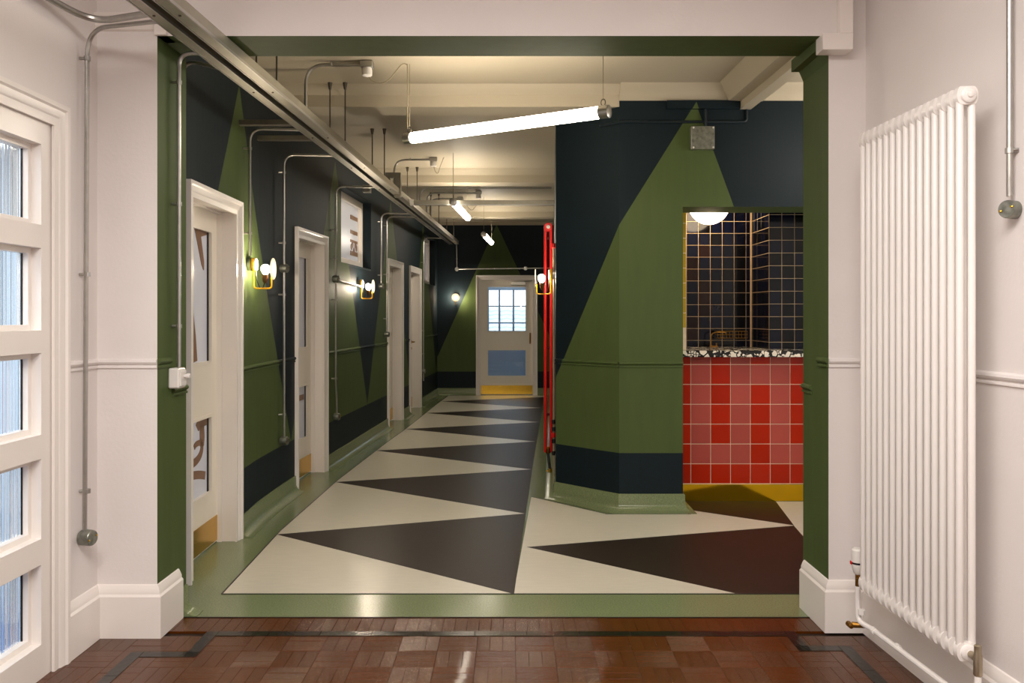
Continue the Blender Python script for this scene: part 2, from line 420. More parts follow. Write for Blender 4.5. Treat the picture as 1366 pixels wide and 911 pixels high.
for i in range(-11, 13):
    for j in range(0, 38):
        xc, yc = XL0 + (i+0.5)*MOD, YR0 - (j+0.5)*MOD
        if xc > 1.72 or xc < -1.95: continue
        for k in range(3):
            d = (k-1)*SW
            if (i+j) % 2: strips.append((xc+d, yc, math.pi/2, me_strip))
            else: strips.append((xc, yc+d, 0, me_strip))
x = XL0 - 11*MOD
while x < 1.75:
    strips.append((x+SW/2, 3.934, math.pi/2, me_edge)); x += SW
def vis(s): return s[1] > 3.25 and abs(s[0]) < s[1]*0.61 + 0.06
strips.sort(key=lambda s: (not vis(s), s[1]))
rest = MB()
for q, (x, y, rz, me) in enumerate(strips):
    if q < 295 and vis(strips[q]):
        o = link('parquet_strip', me, floor_l, (x, y, random.uniform(-0.0004, 0.0003)))
        o.rotation_euler = (random.uniform(-0.004, 0.004), random.uniform(-0.002, 0.002), rz)
    else:
        M = Matrix.Translation((x, y, random.uniform(-0.0004, 0.0003))) @ Matrix.Rotation(rz, 4, 'Z')
        rest.faces([M @ v.co for v in me.vertices], [tuple(p.vertices) for p in me.polygons])
o = rest.obj('parquet_field', M_par, floor_l, 20); o['kind'] = 'stuff'
def inlay(x0, y0, x1, y1):
    L = math.hypot(x1-x0, y1-y0); n = max(1, round(L/0.24)); a = math.atan2(y1-y0, x1-x0)
    for i in range(n):
        t = (i+0.5)/n
        o = link('inlay_strip', me_in, floor_l, (x0+t*(x1-x0), y0+t*(y1-y0), 0.0018), a); o.scale = ((L/n)/MOD, 1, 1)
inlay(-1.602, 2.4, -1.602, 3.61); inlay(-1.575, 3.582, -1.335, 3.582); inlay(-1.362, 3.555, -1.362, 3.846)
inlay(-1.335, 3.818, 1.235, 3.818); inlay(1.262, 3.846, 1.262, 3.62); inlay(1.235, 3.648, 1.42, 3.648); inlay(1.447, 3.675, 1.447, 2.4)
stripline('threshold_strip', [(-1.57, 4.022), (1.42, 4.022)], 0.006, -0.01, 0.003, M_line, floor_l)

# ------------------------------------------------------------------ lobby shell
BY = -2.5
LWX = -1.862                     # lobby left wall face
def rwx(y): return 1.615 + 0.05*(3.85-y)      # lobby right wall face (slightly skewed)
SCR0, SCR1, SCRH = 2.10, 3.42, 2.24           # opening for the glazed screen
wl = MB(); wl.box(LWX-0.2, LWX, BY, SCR0, 0, H_L); wl.box(LWX-0.2, LWX, SCR1, 3.785, 0, H_L); wl.box(LWX-0.2, LWX, SCR0, SCR1, SCRH, H_L)
S(wl.obj('wall_left', M_white), 'white plastered lobby wall holding the reeded glass screen', 'wall')
S(MB().prism([(rwx(BY), BY), (rwx(4.2), 4.2), (rwx(4.2)+0.25, 4.2), (rwx(BY)+0.25, BY)], 0, H_L).obj('wall_right', M_white),
  'white plastered lobby wall behind the column radiator', 'wall')
S(MB().box(-2.1, 2.2, BY-0.15, BY, 0, H_L).obj('wall_back', M_white), 'white lobby wall facing the corridor opening', 'wall')
S(MB().box(-2.1, 2.2, BY, 3.80, H_L, H_L+0.1).obj('ceiling_lobby', M_white), 'white lobby ceiling', 'ceiling')
# opening wall: left pier, right pier, beam; white to the lobby, green inside
JL, JR, YF, YR_, YB = -1.592, 1.445, 3.785, 3.85, 4.14
LINT = 2.695
w = MB()
def blk(x0, x1, y0, y1, z0, z1, front=0, rest=1):
    w.cur = front; w.poly([(x0,y0,z0),(x1,y0,z0),(x1,y0,z1),(x0,y0,z1)], [(x0,z0),(x1,z0),(x1,z1),(x0,z1)])
    w.cur = rest
    w.poly([(x0,y1,z0),(x1,y1,z0),(x1,y1,z1),(x0,y1,z1)], [(x0,z0),(x1,z0),(x1,z1),(x0,z1)])
    for x in (x0, x1): w.poly([(x,y0,z0),(x,y1,z0),(x,y1,z1),(x,y0,z1)], [(y0,z0),(y1,z0),(y1,z1),(y0,z1)])
    for z in (z0, z1): w.poly([(x0,y0,z),(x1,y0,z),(x1,y1,z),(x0,y1,z)], [(x0,y0),(x1,y0),(x1,y1),(x0,y1)])
blk(-2.1, JL, YF, YB-0.02, 0, LINT); blk(JR, 1.9, YR_, 4.185, 0, H_L+0.15); blk(-2.1, 1.50, YF, 4.08, LINT, H_L+0.15)
S(w.obj('wall_front', [M_white, M_green]), 'wide opening wall, white towards the lobby and green inside', 'wall')
# corbels under the beam
cb = MB(); cb.box(1.386, JR+0.004, 3.93, 4.185, 2.648, LINT+0.01); cb.box(1.386, JR+0.004, YR_-0.01, 3.93, 2.648, LINT+0.01)
cb.sweep([(0, 2.60), (0.02, 2.648), (0, 2.648)], [(JR, 4.185), (JR, YR_)], side=1)
o = S(cb.obj('trim_corbel', M_green), 'green stepped corbel under the right end of the opening beam', 'trim')
MB().rbox(1.384, 1.52, YF-0.03, YR_-0.008, 2.625, LINT+0.004, 0.002).obj('corbel_cap', M_trim, o)['label'] = 'white front block'
MB().rbox(1.46, 1.52, YF-0.03, YR_-0.008, LINT+0.004, H_L-0.02, 0.002).obj('corbel_post', M_trim, o)['label'] = 'white upright above the block'
o = S(MB().rbox(-1.60, -1.545, YF-0.02, YF+0.1, 2.695-0.0, 2.745, 0.002).obj('trim_block', M_trim), 'small white block above the left pier beside the cable trunking', 'trim')
S(MB().sweep([(0,2.715),(0.012,2.72),(0.02,2.735),(0.018,2.75),(0.03,2.765),(0.034,2.79),(0.0,2.80)], [(JL-0.01, YF), (LWX, YF)], side=-1).obj('trim_picture_rail', M_trim),
  'white picture rail moulding across the left pier', 'trim')

# baseboards of the lobby
BP = [(0,0),(0.026,0),(0.026,0.185),(0.018,0.195),(0.018,0.205),(0.012,0.22),(0.006,0.232),(0,0.235)]
S(MB().sweep(BP, [(LWX, 3.50), (LWX, YF), (JL, YF), (JL, 4.02)], side=1).obj('baseboard_left', M_trim), 'tall white moulded skirting around the left pier', 'baseboard')
S(MB().sweep(BP, [(rwx(BY), BY), (rwx(YR_), YR_), (JR, YR_), (JR, 4.165)], side=-1).obj('baseboard_right', M_trim), 'tall white moulded skirting around the right pier', 'baseboard')
S(MB().sweep(BP, [(LWX, BY), (LWX, SCR0-0.08)], side=1).obj('baseboard_left_rear', M_trim), 'white moulded skirting beyond the glazed screen', 'baseboard')
# dado mouldings
def dado_prof(h): return [(0,h-0.026),(0.007,h-0.024),(0.008,h-0.018),(0.006,h-0.013),(0.001,h-0.011),(0.002,h-0.008),(0.010,h-0.004),(0.014,h+0.004),(0.011,h+0.013),(0.004,h+0.018),(0,h+0.019)]
DP = dado_prof(1.228)
S(MB().sweep(DP, [(LWX, 3.50), (LWX, YF), (JL, YF)], side=1).obj('trim_dado_left', M_white), 'white double bead dado line on the left pier', 'trim')
S(MB().sweep(DP, [(JR, YR_), (rwx(YR_), YR_), (rwx(BY), BY)], side=1).obj('trim_dado_right', M_white), 'white double bead dado line on the radiator wall', 'trim')
for x, a, h, sd, lab in ((JL, (YF, 3.93), 1.228, 1, 'short green dado bead at the front of the left jamb'), (JL, (3.95, YB-0.02), 1.087, 1, 'short green dado bead deep in the left jamb'),
                     (JR, (YR_, 3.98), 1.228, -1, 'short green dado bead at the front of the right jamb'), (JR, (4.06, 4.185), 1.087, -1, 'short green dado bead deep in the right jamb')):
    S(MB().sweep(dado_prof(h), [(x, a[0]), (x, a[1])], side=sd, uvs=[0,1]).obj('trim_dado_jamb', M_green), lab, 'trim')

# ------------------------------------------------------------------ corridor walls
T = 2.72; PK = 2.935; bases = [4.09, 6.80, 9.59, 12.34, 15.1]; peaks = [5.46, 8.17, 10.95, 13.58]
M_pl = paint('left_wall_triangles', [[(bases[i], 0.43), (bases[i+1], 0.43), (peaks[i], PK)] for i in range(4)] + [[(15.1, .43), (17.8, .43), (16.4, PK)]], GREEN, NAVY)
NJ = (YB-0.02, [(JL, 4.06), (JL, 4.12)])
cuts = [4.06]
for a, b in DOORS: cuts += [a, b]
for a, b, _, _ in WINS: cuts += [a, b]
cuts = sorted(cuts + [END])
wl = MB()
def wall_piece(a, b, z0, z1):
    p = lpath(a, b); wl.sweep([(0, z0), (0, z1), (-0.22, z1), (-0.22, z0)], p, side=1, uvs=[q[1] for q in p])
for a, b in zip(cuts[:-1], cuts[1:]):
    mid = (a+b)/2
    D = [d for d in DOORS if d[0] < mid < d[1]]; W = [q for q in WINS if q[0] < mid < q[1]]
    if D: wall_piece(a+0.0, b, D_H-0.03, H_C)
    elif W: wall_piece(a, b, 0, W[0][2]); wall_piece(a, b, W[0][3], H_C)
    else: wall_piece(a, b, 0, H_C)
S(wl.obj('wall_corridor_left', M_pl), 'curving corridor wall painted with tall green triangles on navy', 'wall')
# far wall
fw = MB()
tri_end = [[(at(583,484,END).x, at(583,484,END).z-0.15), (at(741,484,END).x, 0.43), (at(662,299,END).x, 3.08)]]
e0 = at(662.4,299.5,END); e1 = at(618,399,END); sl = (e1.z-e0.z)/(e1.x-e0.x); xl = e0.x + (0.43-e0.z)/sl
e2 = at(718.4,417,END); sr = (e2.z-e0.z)/(e2.x-e0.x); xr = e0.x + (0.43-e0.z)/sr
M_pe = paint('end_wall_triangle', [[(xl, 0.43), (xr, 0.43), (e0.x, e0.z)]], GREEN, NAVY)
DX0, DX1 = at(635,0,END).x, at(717,0,END).x
def uvbox(mb, x0, x1, y0, y1, z0, z1):
    mb.poly([(x0,y0,z0),(x1,y0,z0),(x1,y0,z1),(x0,y0,z1)], [(x0,z0),(x1,z0),(x1,z1),(x0,z1)])
    mb.poly([(x0,y1,z0),(x1,y1,z0),(x1,y1,z1),(x0,y1,z1)], [(x0,z0),(x1,z0),(x1,z1),(x0,z1)])
    for x in (x0, x1): mb.poly([(x,y0,z0),(x,y1,z0),(x,y1,z1),(x,y0,z1)], [(x,z0),(x,z0),(x,z1),(x,z1)])
    for z in (z0, z1): mb.poly([(x0,y0,z),(x1,y0,z),(x1,y1,z),(x0,y1,z)], [(x0,z)]*4)
uvbox(fw, -1.9, DX0+0.03, END, END+0.25, 0, H_C); uvbox(fw, DX1-0.03, 1.4, END, END+0.25, 0, H_C); uvbox(fw, DX0+0.03, DX1-0.03, END, END+0.25, D_H, H_C)
S(fw.obj('wall_corridor_end', M_pe), 'dark end wall with a green triangle above the glazed door', 'wall')
# right wall of the corridor, chamfer and alcove front
P0, P1, P2, P3 = (0.40+0.0455*(END-6.65)-0.05, END), (0.345, 6.65), (0.788, 6.2), (1.257, 6.2)
P0 = (0.345+0.0475*(END-6.65), END)
M_pr = paint('pier_front_triangle', [[(1.35, 3.005), (0.788-1.05, 0.43), (2.30, 0.43)]], GREEN, NAVY)
M_pc = paint('pier_chamfer_triangle', [[(0.788, 2.107), (-0.127, 0.43), (0.9, 0.43)], [(0.788, 2.107), (0.9, 2.3), (0.9, 0.43)]], GREEN, NAVY)
pr = MB()
pr.cur = 0
uvbox(pr, P2[0], P3[0], 6.2, 6.56, 0, H_C); uvbox(pr, P3[0], 2.6, 6.2, 6.56, 2.24, H_C); uvbox(pr, 2.6, 3.6, 6.2, 6.56, 0, H_C)
pr.cur = 1
d = math.hypot(P2[0]-P1[0], P2[1]-P1[1])
pr.poly([(*P1,0), (*P2,0), (*P2,H_C), (*P1,H_C)], [(0.788-d,0),(0.788,0),(0.788,H_C),(0.788-d,H_C)])
pr.cur = 2
pr.poly([(*P0,0), (*P1,0), (*P1,H_C), (*P0,H_C)], [(0,0)]*4)
pr.poly([(P0[0]+0.4,P0[1],0), (P0[0]+0.4,7.8,0), (P0[0]+0.4,7.8,H_C), (P0[0]+0.4,P0[1],H_C)], [(0,0)]*4)
S(pr.obj('wall_corridor_right', [M_pr, M_pc, M_navy]), 'angular navy pier with a large green triangle beside the tiled alcove', 'wall')
S(MB().box(3.5, 3.7, 4.1, 6.3, 0, H_C).obj('wall_side_passage', M_white), 'white wall closing the side passage', 'wall')
S(MB().box(1.9, 3.7, 4.0, 4.12, 0, H_C).obj('wall_side_passage_front', M_white), 'white wall behind the right pier', 'wall')

# cove skirting in green terrazzo
CV = [(0,0),(0.085,0),(0.085,0.004),(0.05,0.010),(0.026,0.028),(0.014,0.055),(0.012,0.125),(0.008,0.131),(0,0.131)]
sk = []
edges = [4.06] + [x for d in DOORS for x in d] + [END]
for i in range(0, len(edges), 2):
    p = lpath(edges[i], edges[i+1])
    if i == 0: p = [(JL, 4.03), (JL, YB-0.02)] ; p = [(JL, 4.03), (JL, 4.115)]
    if i == len(edges)-2: p = p[:-1] + [(wx(END), END), (DX0, END)]
    S(MB().sweep(CV, p, side=1).obj('baseboard_cove_left', M_terr), ['green terrazzo cove foot inside the left jamb', 'green terrazzo cove skirting between the first two corridor doors',
        'green terrazzo cove skirting between second and third corridor doors', 'green terrazzo cove skirting between third and fourth corridor doors',
        'green terrazzo cove skirting in the far left corner'][i//2], 'baseboard')
S(MB().sweep(CV, [(DX1, END), P0, P1, P2, P3, (P3[0], 6.53)], side=1).obj('baseboard_cove_right', M_terr), 'green terrazzo cove skirting round the angular pier', 'baseboard')
# dado in the corridor
for i in range(2, len(edges), 2):
    p = lpath(edges[i], edges[i+1])
    S(MB().sweep(dado_prof(1.085), p, side=1, uvs=[q[1] for q in p]).obj('trim_dado_corridor', M_pl),
      'double bead dado line painted with the wall, ' + ['between first and second corridor doors', 'between second and third corridor doors', 'between third and fourth corridor doors', 'beyond the fourth corridor door'][i//2-1], 'trim')
S(MB().sweep(dado_prof(1.085), [P2, P3], side=1, uvs=[P2[0], P3[0]]).obj('trim_dado_pier', M_pr), 'double bead dado line on the pier front', 'trim')
S(MB().sweep(dado_prof(1.085), [P1, P2], side=1, uvs=[0.788-d, 0.788]).obj('trim_dado_chamfer', M_pc), 'double bead dado line on the angled pier face', 'trim')

# ------------------------------------------------------------------ corridor ceiling
S(MB().box(-2.1, 3.7, 4.0, END+0.2, H_C, H_C+0.1).obj('ceiling', M_ceil), 'cream corridor ceiling between the beams', 'ceiling')
BM_H = 2.975
def beam(name, x0, x1, y0, y1, lab):
    prof = [(y0-0.06, H_C+0.01), (y0-0.045, H_C-0.03), (y0-0.012, H_C-0.055), (y0, H_C-0.07), (y0, BM_H), (y1, BM_H), (y1, H_C-0.07), (y1+0.012, H_C-0.055), (y1+0.045, H_C-0.03), (y1+0.06, H_C+0.01)]
    mb = MB(); n = len(prof)
    mb.faces([(x0, y, z) for y, z in prof] + [(x1, y, z) for y, z in prof], [tuple(range(n)), tuple(range(n, 2*n))[::-1]] + [(i, (i+1) % n, n+(i+1) % n, n+i) for i in range(n)])
    return S(mb.obj(name, M_ceil), lab, 'beam')
beam('trim_ceiling_beam', -1.9, 0.79, 6.2, 6.46, 'cream ceiling beam nearest the opening')
beam('trim_ceiling_beam', -1.9, 0.85, 9.73, 9.99, 'cream ceiling beam halfway down the corridor')
beam('trim_ceiling_beam', -1.7, 0.85, 13.15, 13.42, 'cream ceiling beam before the end wall')
# cornice above the pier wall and end wall
S(MB().sweep([(0, 3.02), (0.004, 3.02), (0.012, 3.05), (0.04, 3.09), (0.085, 3.115), (0.095, 3.135), (0, 3.135)], [P2, (3.5, 6.2)], side=1).obj('trim_cornice_pier', M_ceil), 'cream coved cornice above the navy pier wall', 'trim')
S(MB().sweep([(0, 3.075), (0.03, 3.075), (0.03, 3.135), (0, 3.135)], [(-1.36, END), (P0[0], END)], side=1).obj('trim_cornice_end', M_ceil), 'cream band above the dark end wall', 'trim')
# beam running towards the opening on the right
lb_prof = [(-0.24, 3.135), (-0.20, 3.10), (-0.165, 3.05), (-0.145, 3.015), (-0.06, 3.01), (-0.06, 2.955), (0.02, 2.955), (0.02, 3.01), (0.105, 3.015), (0.125, 3.05), (0.16, 3.10), (0.20, 3.135)]
mb = MB(); n = len(lb_prof)
mb.faces([(1.735+x, 6.2, z) for x, z in lb_prof] + [(1.80+x, 4.1, z) for x, z in lb_prof], [tuple(range(n)), tuple(range(n, 2*n))[::-1]] + [(i, (i+1) % n, n+(i+1) % n, n+i) for i in range(n)])
S(mb.obj('trim_ceiling_rib', M_ceil, angle=20), 'cream stepped ceiling rib meeting the navy pier wall', 'beam')
# painted-over services on the pier wall
o = thing('painted_service_duct', 'navy painted duct and pipes above the galvanised square box', 'duct', (0, 0, 0))
du = MB(); du.cur = 0
uvb = MB(); uvbox(uvb, at(889,0,6.2).x, at(986,0,6.2).x, 6.17, 6.199, at(0,146,6.2).z, at(0,135,6.2).z); uvb.obj('duct', M_pr, o)
MB().tube([at(941,146,6.18), at(941,170,6.18)], 0.012, 8).obj('pipe', M_navy, o)
MB().tube(fillet([at(800,168,6.188), at(830,162.5,6.188), at(996,162.5,6.188), at(996,146,6.188)], 0.03), 0.010, 8).obj('pipe', M_navy, o)

# ------------------------------------------------------------------ doors
def architrave(W, H, aw):
    """moulded frame around three sides, local: x along, y into wall, z up"""
    prof = [(0, 0.0), (0, -0.030), (0.018, -0.030), (0.026, -0.022), (0.050, -0.018), (0.058, -0.012), (aw, -0.012), (aw, 0.0)]
    path = [((0, 0), (1, 0)), ((0, H), (1, -1)), ((W, H), (-1, -1)), ((W, 0), (-1, 0))]
    mb = MB(); n = len(prof); P = []
    for (bx, bz), (dx, dz) in path:
        for o_, y in prof: P.append((bx + dx*o_, y, bz + dz*o_))
    fs = []
    for i in range(3):
        for j in range(n): fs.append((i*n+j, i*n+(j+1) % n, (i+1)*n+(j+1) % n, (i+1)*n+j))
    fs += [tuple(range(n)), tuple(range(3*n, 4*n))[::-1]]
    return mb.faces(P, fs)

def leaf_with_panes(x0, x1, z0, z1, y0, y1, panes):
    """solid door leaf with rectangular holes, bevelled beads round each"""
    mb = MB(); zs = sorted({z0, z1} | {q for p in panes for q in p[2:]}); px0, px1 = panes[0][0], panes[0][1]
    mb.box(x0, px0, y0, y1, z0, z1); mb.box(px1, x1, y0, y1, z0, z1)
    for a, b in zip(zs[:-1], zs[1:]):
        if not any(abs(p[2]-a) < 1e-6 for p in panes): mb.box(px0, px1, y0, y1, a, b)
    return mb
def bead(p, y, t=0.016, out=0.006, depth=0.02):
    x0, x1, z0, z1 = p; mb = MB()
    mb.box(x0-t, x0+0.004, y-out, y+depth, z0-t, z1+t); mb.box(x1-0.004, x1+t, y-out, y+depth, z0-t, z1+t)
    mb.box(x0, x1, y-out, y+depth, z0-t, z0+0.004); mb.box(x0, x1, y-out, y+depth, z1-0.004, z1+t); return mb

def stroke(pts, w, y, thick=0.002):
    """flat ribbon stroke in the door's x-z plane"""
    mb = MB(); L = []; Rr = []
    for i, p in enumerate(pts):
        a = Vector(pts[max(0, i-1)]); b = Vector(pts[min(len(pts)-1, i+1)]); t = (b-a).normalized(); nn = Vector((-t.y, t.x))
        ww = w[i] if isinstance(w, (list, tuple)) else w
        L.append(Vector(p)+nn*ww/2); Rr.append(Vector(p)-nn*ww/2)
    for i in range(len(pts)-1):
        q = [L[i], L[i+1], Rr[i+1], Rr[i]]
        mb.faces([(v.x, y, v.y) for v in q] + [(v.x, y-thick, v.y) for v in q], [(0,1,2,3),(7,6,5,4),(0,4,5,1),(2,6,7,3),(1,5,6,2),(3,7,4,0)])
    return mb
def bez(a, b, c, n=10): return [((1-t)**2*a[0]+2*t*(1-t)*b[0]+t*t*c[0], (1-t)**2*a[1]+2*t*(1-t)*b[1]+t*t*c[1]) for t in [i/n for i in range(n+1)]]

def make_door(name, label, origin, rz, W, rec, glass, decals=None, handle=None, closer=False, vents=False):
    t = thing(name, label, 'door', origin, rz, kind='structure')
    aw = D_W
    architrave(W, D_H, aw).obj('architrave', M_trim, t)
    ln = MB(); i0, i1, h = aw-0.012, W-aw+0.012, D_H-aw+0.012
    ln.box(i0-0.03, i0, 0, rec+0.06, 0, h+0.03); ln.box(i1, i1+0.03, 0, rec+0.06, 0, h+0.03); ln.box(i0, i1, 0, rec+0.06, h, h+0.03)
    ln.box(i0, i0+0.012, rec-0.03, rec, 0, h); ln.box(i1-0.012, i1, rec-0.03, rec, 0, h); ln.box(i0, i1, rec-0.03, rec, h-0.012, h)
    ln.obj('lining', M_trim, t)
    x0, x1, z0, z1 = i0+0.003, i1-0.003, 0.008, h-0.003
    st = 0.135 if W > 1.05 else 0.12
    panes = [(x0+st, x1-st, 0.345, 0.815), (x0+st, x1-st, 1.155, 1.96)]
    lf = leaf_with_panes(x0, x1, z0, z1, rec, rec+0.045, panes).obj('door_leaf', M_door, t)
    for k, p in enumerate(panes):
        bead(p, rec).obj('glazing_bead', M_door, lf)
        g = MB().box(p[0]+0.002, p[1]-0.002, rec+0.018, rec+0.026, p[2]+0.002, p[3]-0.002).obj('glass_pane', glass, lf)
        if glass is M_film:
            MB().box(p[1]-0.024, p[1]-0.003, rec+0.012, rec+0.018, p[2]+0.004, p[3]-0.004).obj('gasket', M_gasket, lf)
        if decals:
            for pts, w_ in decals(k, p):
                stroke(pts, w_, rec+0.0175).obj('lettering', M_decal, lf)
    kp = MB().rbox(x0+0.004, x1-0.004, rec-0.003, rec, 0.014, 0.175, 0.001).obj('kick_plate', M_brass, lf)
    kp['label'] = 'brass kick plate'
    if handle == 'pull':
        hx = x1-0.055; pl = MB().rbox(hx-0.014, hx+0.014, rec-0.006, rec, 0.93, 1.13, 0.002)
        pl.tube(fillet([(hx, rec-0.004, 0.955), (hx, rec-0.05, 0.965), (hx, rec-0.055, 1.03), (hx, rec-0.05, 1.095), (hx, rec-0.004, 1.105)], 0.03), 0.009, 8)
        pl.obj('pull_handle', M_brassd, lf)
    if handle == 'lever':
        hx = x1-0.06; pl = MB().lathe([(0.026,0),(0.026,-0.006),(0.01,-0.01),(0.01,-0.05)], Matrix.Translation((hx, rec, 1.03)) @ Matrix.Rotation(R(-90), 4, 'X'), 14)
        pl.tube(fillet([(hx, rec-0.05, 1.03), (hx-0.11, rec-0.052, 1.03)], 0.01), 0.009, 8)
        pl.lathe([(0.02,0),(0.02,-0.006)], Matrix.Translation((hx, rec, 0.93)) @ Matrix.Rotation(R(-90), 4, 'X'), 14)
        pl.obj('lever_handle', M_brassd, lf)
    if closer:
        cl = MB().rbox(x1-0.40, x1-0.13, rec-0.05, rec, z1-0.105, z1-0.04, 0.006)
        cl.obj('door_closer', M_galv, lf)
        MB().tube([(x1-0.16, rec-0.03, z1-0.035), (x1-0.04, rec-0.09, z1-0.03), (x1-0.02, rec-0.02, z1-0.02)], 0.008, 6).obj('closer_arm', M_galv, lf)
    return t

def decal_swirl(k, p):
    x0, x1, z0, z1 = p; s = x1-x0
    if k == 1:
        return [([(x1-0.03, z1-0.01), (x1-0.19, z1-0.02), (x1-0.10, z1-0.20), (x1-0.085, z1-0.24)], [0.02, 0.12, 0.05, 0.01]),
                ([(x1-0.27, z0+0.30), (x1-0.25, z0+0.16), (x1-0.235, z0+0.01)], [0.01, 0.05, 0.075])]
    return [(bez((x1-0.02, z1-0.02), (x1-0.19, z1-0.03), (x1-0.20, z1-0.05)), 0.06),
            ([(x1-0.12, z1-0.02), (x1-0.11, z1-0.12), (x1-0.115, z1-0.17)], [0.075, 0.08, 0.07]),
            (bez((x1-0.115, z1-0.15), (x1-0.10, z1-0.24), (x1-0.27, z1-0.25)), 0.05),
            (bez((x1-0.11, z1-0.15), (x1-0.22, z1-0.13), (x1-0.25, z1-0.16)), 0.035),
            (bez((x1-0.06, z1-0.36), (x1-0.17, z1-0.33), (x1-0.28, z1-0.32)), 0.05)]
def decal_tag(k, p):
    x0, x1, z0, z1 = p
    return [([(x1-0.20, z1-0.105), (x1-0.05, z1-0.105)], 0.05)] if k == 0 else []
specs = [('door_2', 'white panelled corridor door nearest the opening, brown lettering on its frosted panes', decal_swirl, 'none'),
         ('door_3', 'second white corridor door, between the two brass wall lamps on the left', decal_tag, 'none'),
         ('door_4', 'third white corridor door, just past the second brass wall lamp', None, 'none'),
         ('door_5', 'fourth white corridor door with a brass lever, closest to the end wall', None, 'lever')]
for (a, b), (nm, lab, dec, hd) in zip(DOORS, specs):
    pa, pb = Vector((wx(a), a)), Vector((wx(b), b)); dv = pb-pa
    make_door(nm, lab, (pa.x, pa.y, 0), math.atan2(dv.y, dv.x), dv.length, 0.115, M_film, dec, hd)
make_door('door_6', 'white glazed door at the corridor end with daylight behind it', (DX0, END, 0), 0, DX1-DX0, 0.05, M_glass, None, 'pull', True)

# high-level windows in the left wall
for k, (a, b, z0, z1) in enumerate(WINS):
    pa, pb = Vector((wx(a), a)), Vector((wx(b), b)); dv = pb-pa; L = dv.length
    t = thing('window_%d' % (k+1), ['high white window above the second wall lamp showing brown patterned blocks', 'narrow high white window near the end wall'][k], 'window', (pa.x, pa.y, 0), math.atan2(dv.y, dv.x), kind='structure')
    fr = MB(); d0, d1, fw_ = 0.095, 0.15, 0.075
    fr.rbox(0, fw_, d0, d1, z0, z1, 0.004); fr.rbox(L-fw_, L, d0, d1, z0, z1, 0.004); fr.rbox(fw_, L-fw_, d0, d1, z0, z0+fw_, 0.004); fr.rbox(fw_, L-fw_, d0, d1, z1-fw_, z1, 0.004)
    i2 = 0.022
    fr.box(fw_, fw_+i2, d0+0.018, d1, z0+fw_, z1-fw_); fr.box(L-fw_-i2, L-fw_, d0+0.018, d1, z0+fw_, z1-fw_)
    fr.obj('window_frame', M_trim, t)
    MB().box(0.0, L, 0.0, d1, z0-0.02, z0).obj('window_sill', M_navy, t)
    MB().box(fw_, L-fw_, d0+0.035, d0+0.043, z0+fw_, z1-fw_).obj('glass_pane', M_film, t)
    if k == 0:
        xe = L-fw_-0.05
        for z, hh in ((0.46, 0.045), (0.30, 0.042), (0.205, 0.03), (0.06, 0.05)):
            MB().box(xe-0.34, xe, d0+0.031, d0+0.0345, z0+fw_+z, z0+fw_+z+hh).obj('patterned_block', M_decal, t)
        for dx, dz in ((0.05, 0.155), (0.29, 0.155), (0.17, 0.12), (0.10, 0.185), (0.24, 0.185)):
            MB().lathe([(0.035, 0), (0.035, 0.0035)], Matrix.Translation((xe-0.34+dx, d0+0.0345, z0+fw_+dz)) @ Matrix.Rotation(R(90), 4, 'X'), 12).obj('patterned_block', M_decal, t)

# room and window beyond the end door
rm = MB(); RY = END+2.1
rm.box(-1.6, -1.5, END+0.25, RY, 0, 2.7); rm.box(1.5, 1.6, END+0.25, RY, 0, 2.7); rm.box(-1.6, 1.6, END+0.25, RY+0.15, 2.7, 2.8); rm.box(-1.6, 1.6, END+0.25, RY+0.15, -0.1, 0.0)
WX0, WX1, WZ0, WZ1 = -0.75, 0.75, 1.13, 1.965
rm.box(-1.6, WX0, RY, RY+0.15, 0, 2.7); rm.box(WX1, 1.6, RY, RY+0.15, 0, 2.7); rm.box(WX0, WX1, RY, RY+0.15, 0, WZ0); rm.box(WX0, WX1, RY, RY+0.15, WZ1, 2.7)
S(rm.obj('wall_end_room', M_bluew), 'room seen through the end door, blue daylight painted into its walls', 'wall')
t = thing('window_3', 'outside window seen through the end door, backlit blue painted into its frame', 'window', (0, RY, 0), kind='structure')
for x in (at(651,0,RY).x, at(666.2,0,RY).x, at(684.9,0,RY).x, at(703,0,RY).x): MB().box(x-0.02, x+0.02, 0.03, 0.07, WZ0, WZ1).obj('mullion', M_bluew, t)
for z in (at(0,408.4,RY).z, at(0,430.7,RY).z): MB().box(WX0, WX1, 0.035, 0.065, z-0.014, z+0.014).obj('glazing_bar', M_bluew, t)
MB().box(WX0, WX1, 0.048, 0.052, WZ0, WZ1).obj('glass_pane', M_glass, t)
rf = thing('tiled_roof', 'pale tiled roof outside the end window', 'roof', (0, 24, 0))
for r_ in range(7):
    mb = MB(); y0 = r_*0.55; z = 0.84 + r_*0.125
    n = 60; pts0 = [(-5+10*i/n, y0, z+0.03*abs(math.sin(i*math.pi/2.0))) for i in range(n+1)]
    for i in range(n):
        a, b = pts0[i], pts0[i+1]; mb.poly([a, b, (b[0], y0+0.6, b[2]+0.115), (a[0], y0+0.6, a[2]+0.115)]); mb.poly([(a[0], y0, z-0.05), (b[0], y0, z-0.05), b, a])
    mb.obj('tile_course', M_roof, rf)

# room behind the reeded glass
sr = MB(); sr.box(-4.6, -4.5, 0.6, 4.2, 0, 2.8); sr.box(-4.6, LWX-0.2, 0.5, 0.6, 0, 2.8); sr.box(-4.6, LWX-0.2, 4.2, 4.3, 0, 2.8); sr.box(-4.6, LWX-0.2, 0.6, 4.2, 2.8, 2.9)
S(sr.obj('wall_side_room', M_side), 'pale side room glimpsed through the reeded glass', 'wall')
S(MB().box(-4.6, LWX-0.2, 0.6, 4.2, -0.1, 0).obj('floor_side_room', M_sidef), 'bluish floor of the room behind the reeded glass', 'floor')

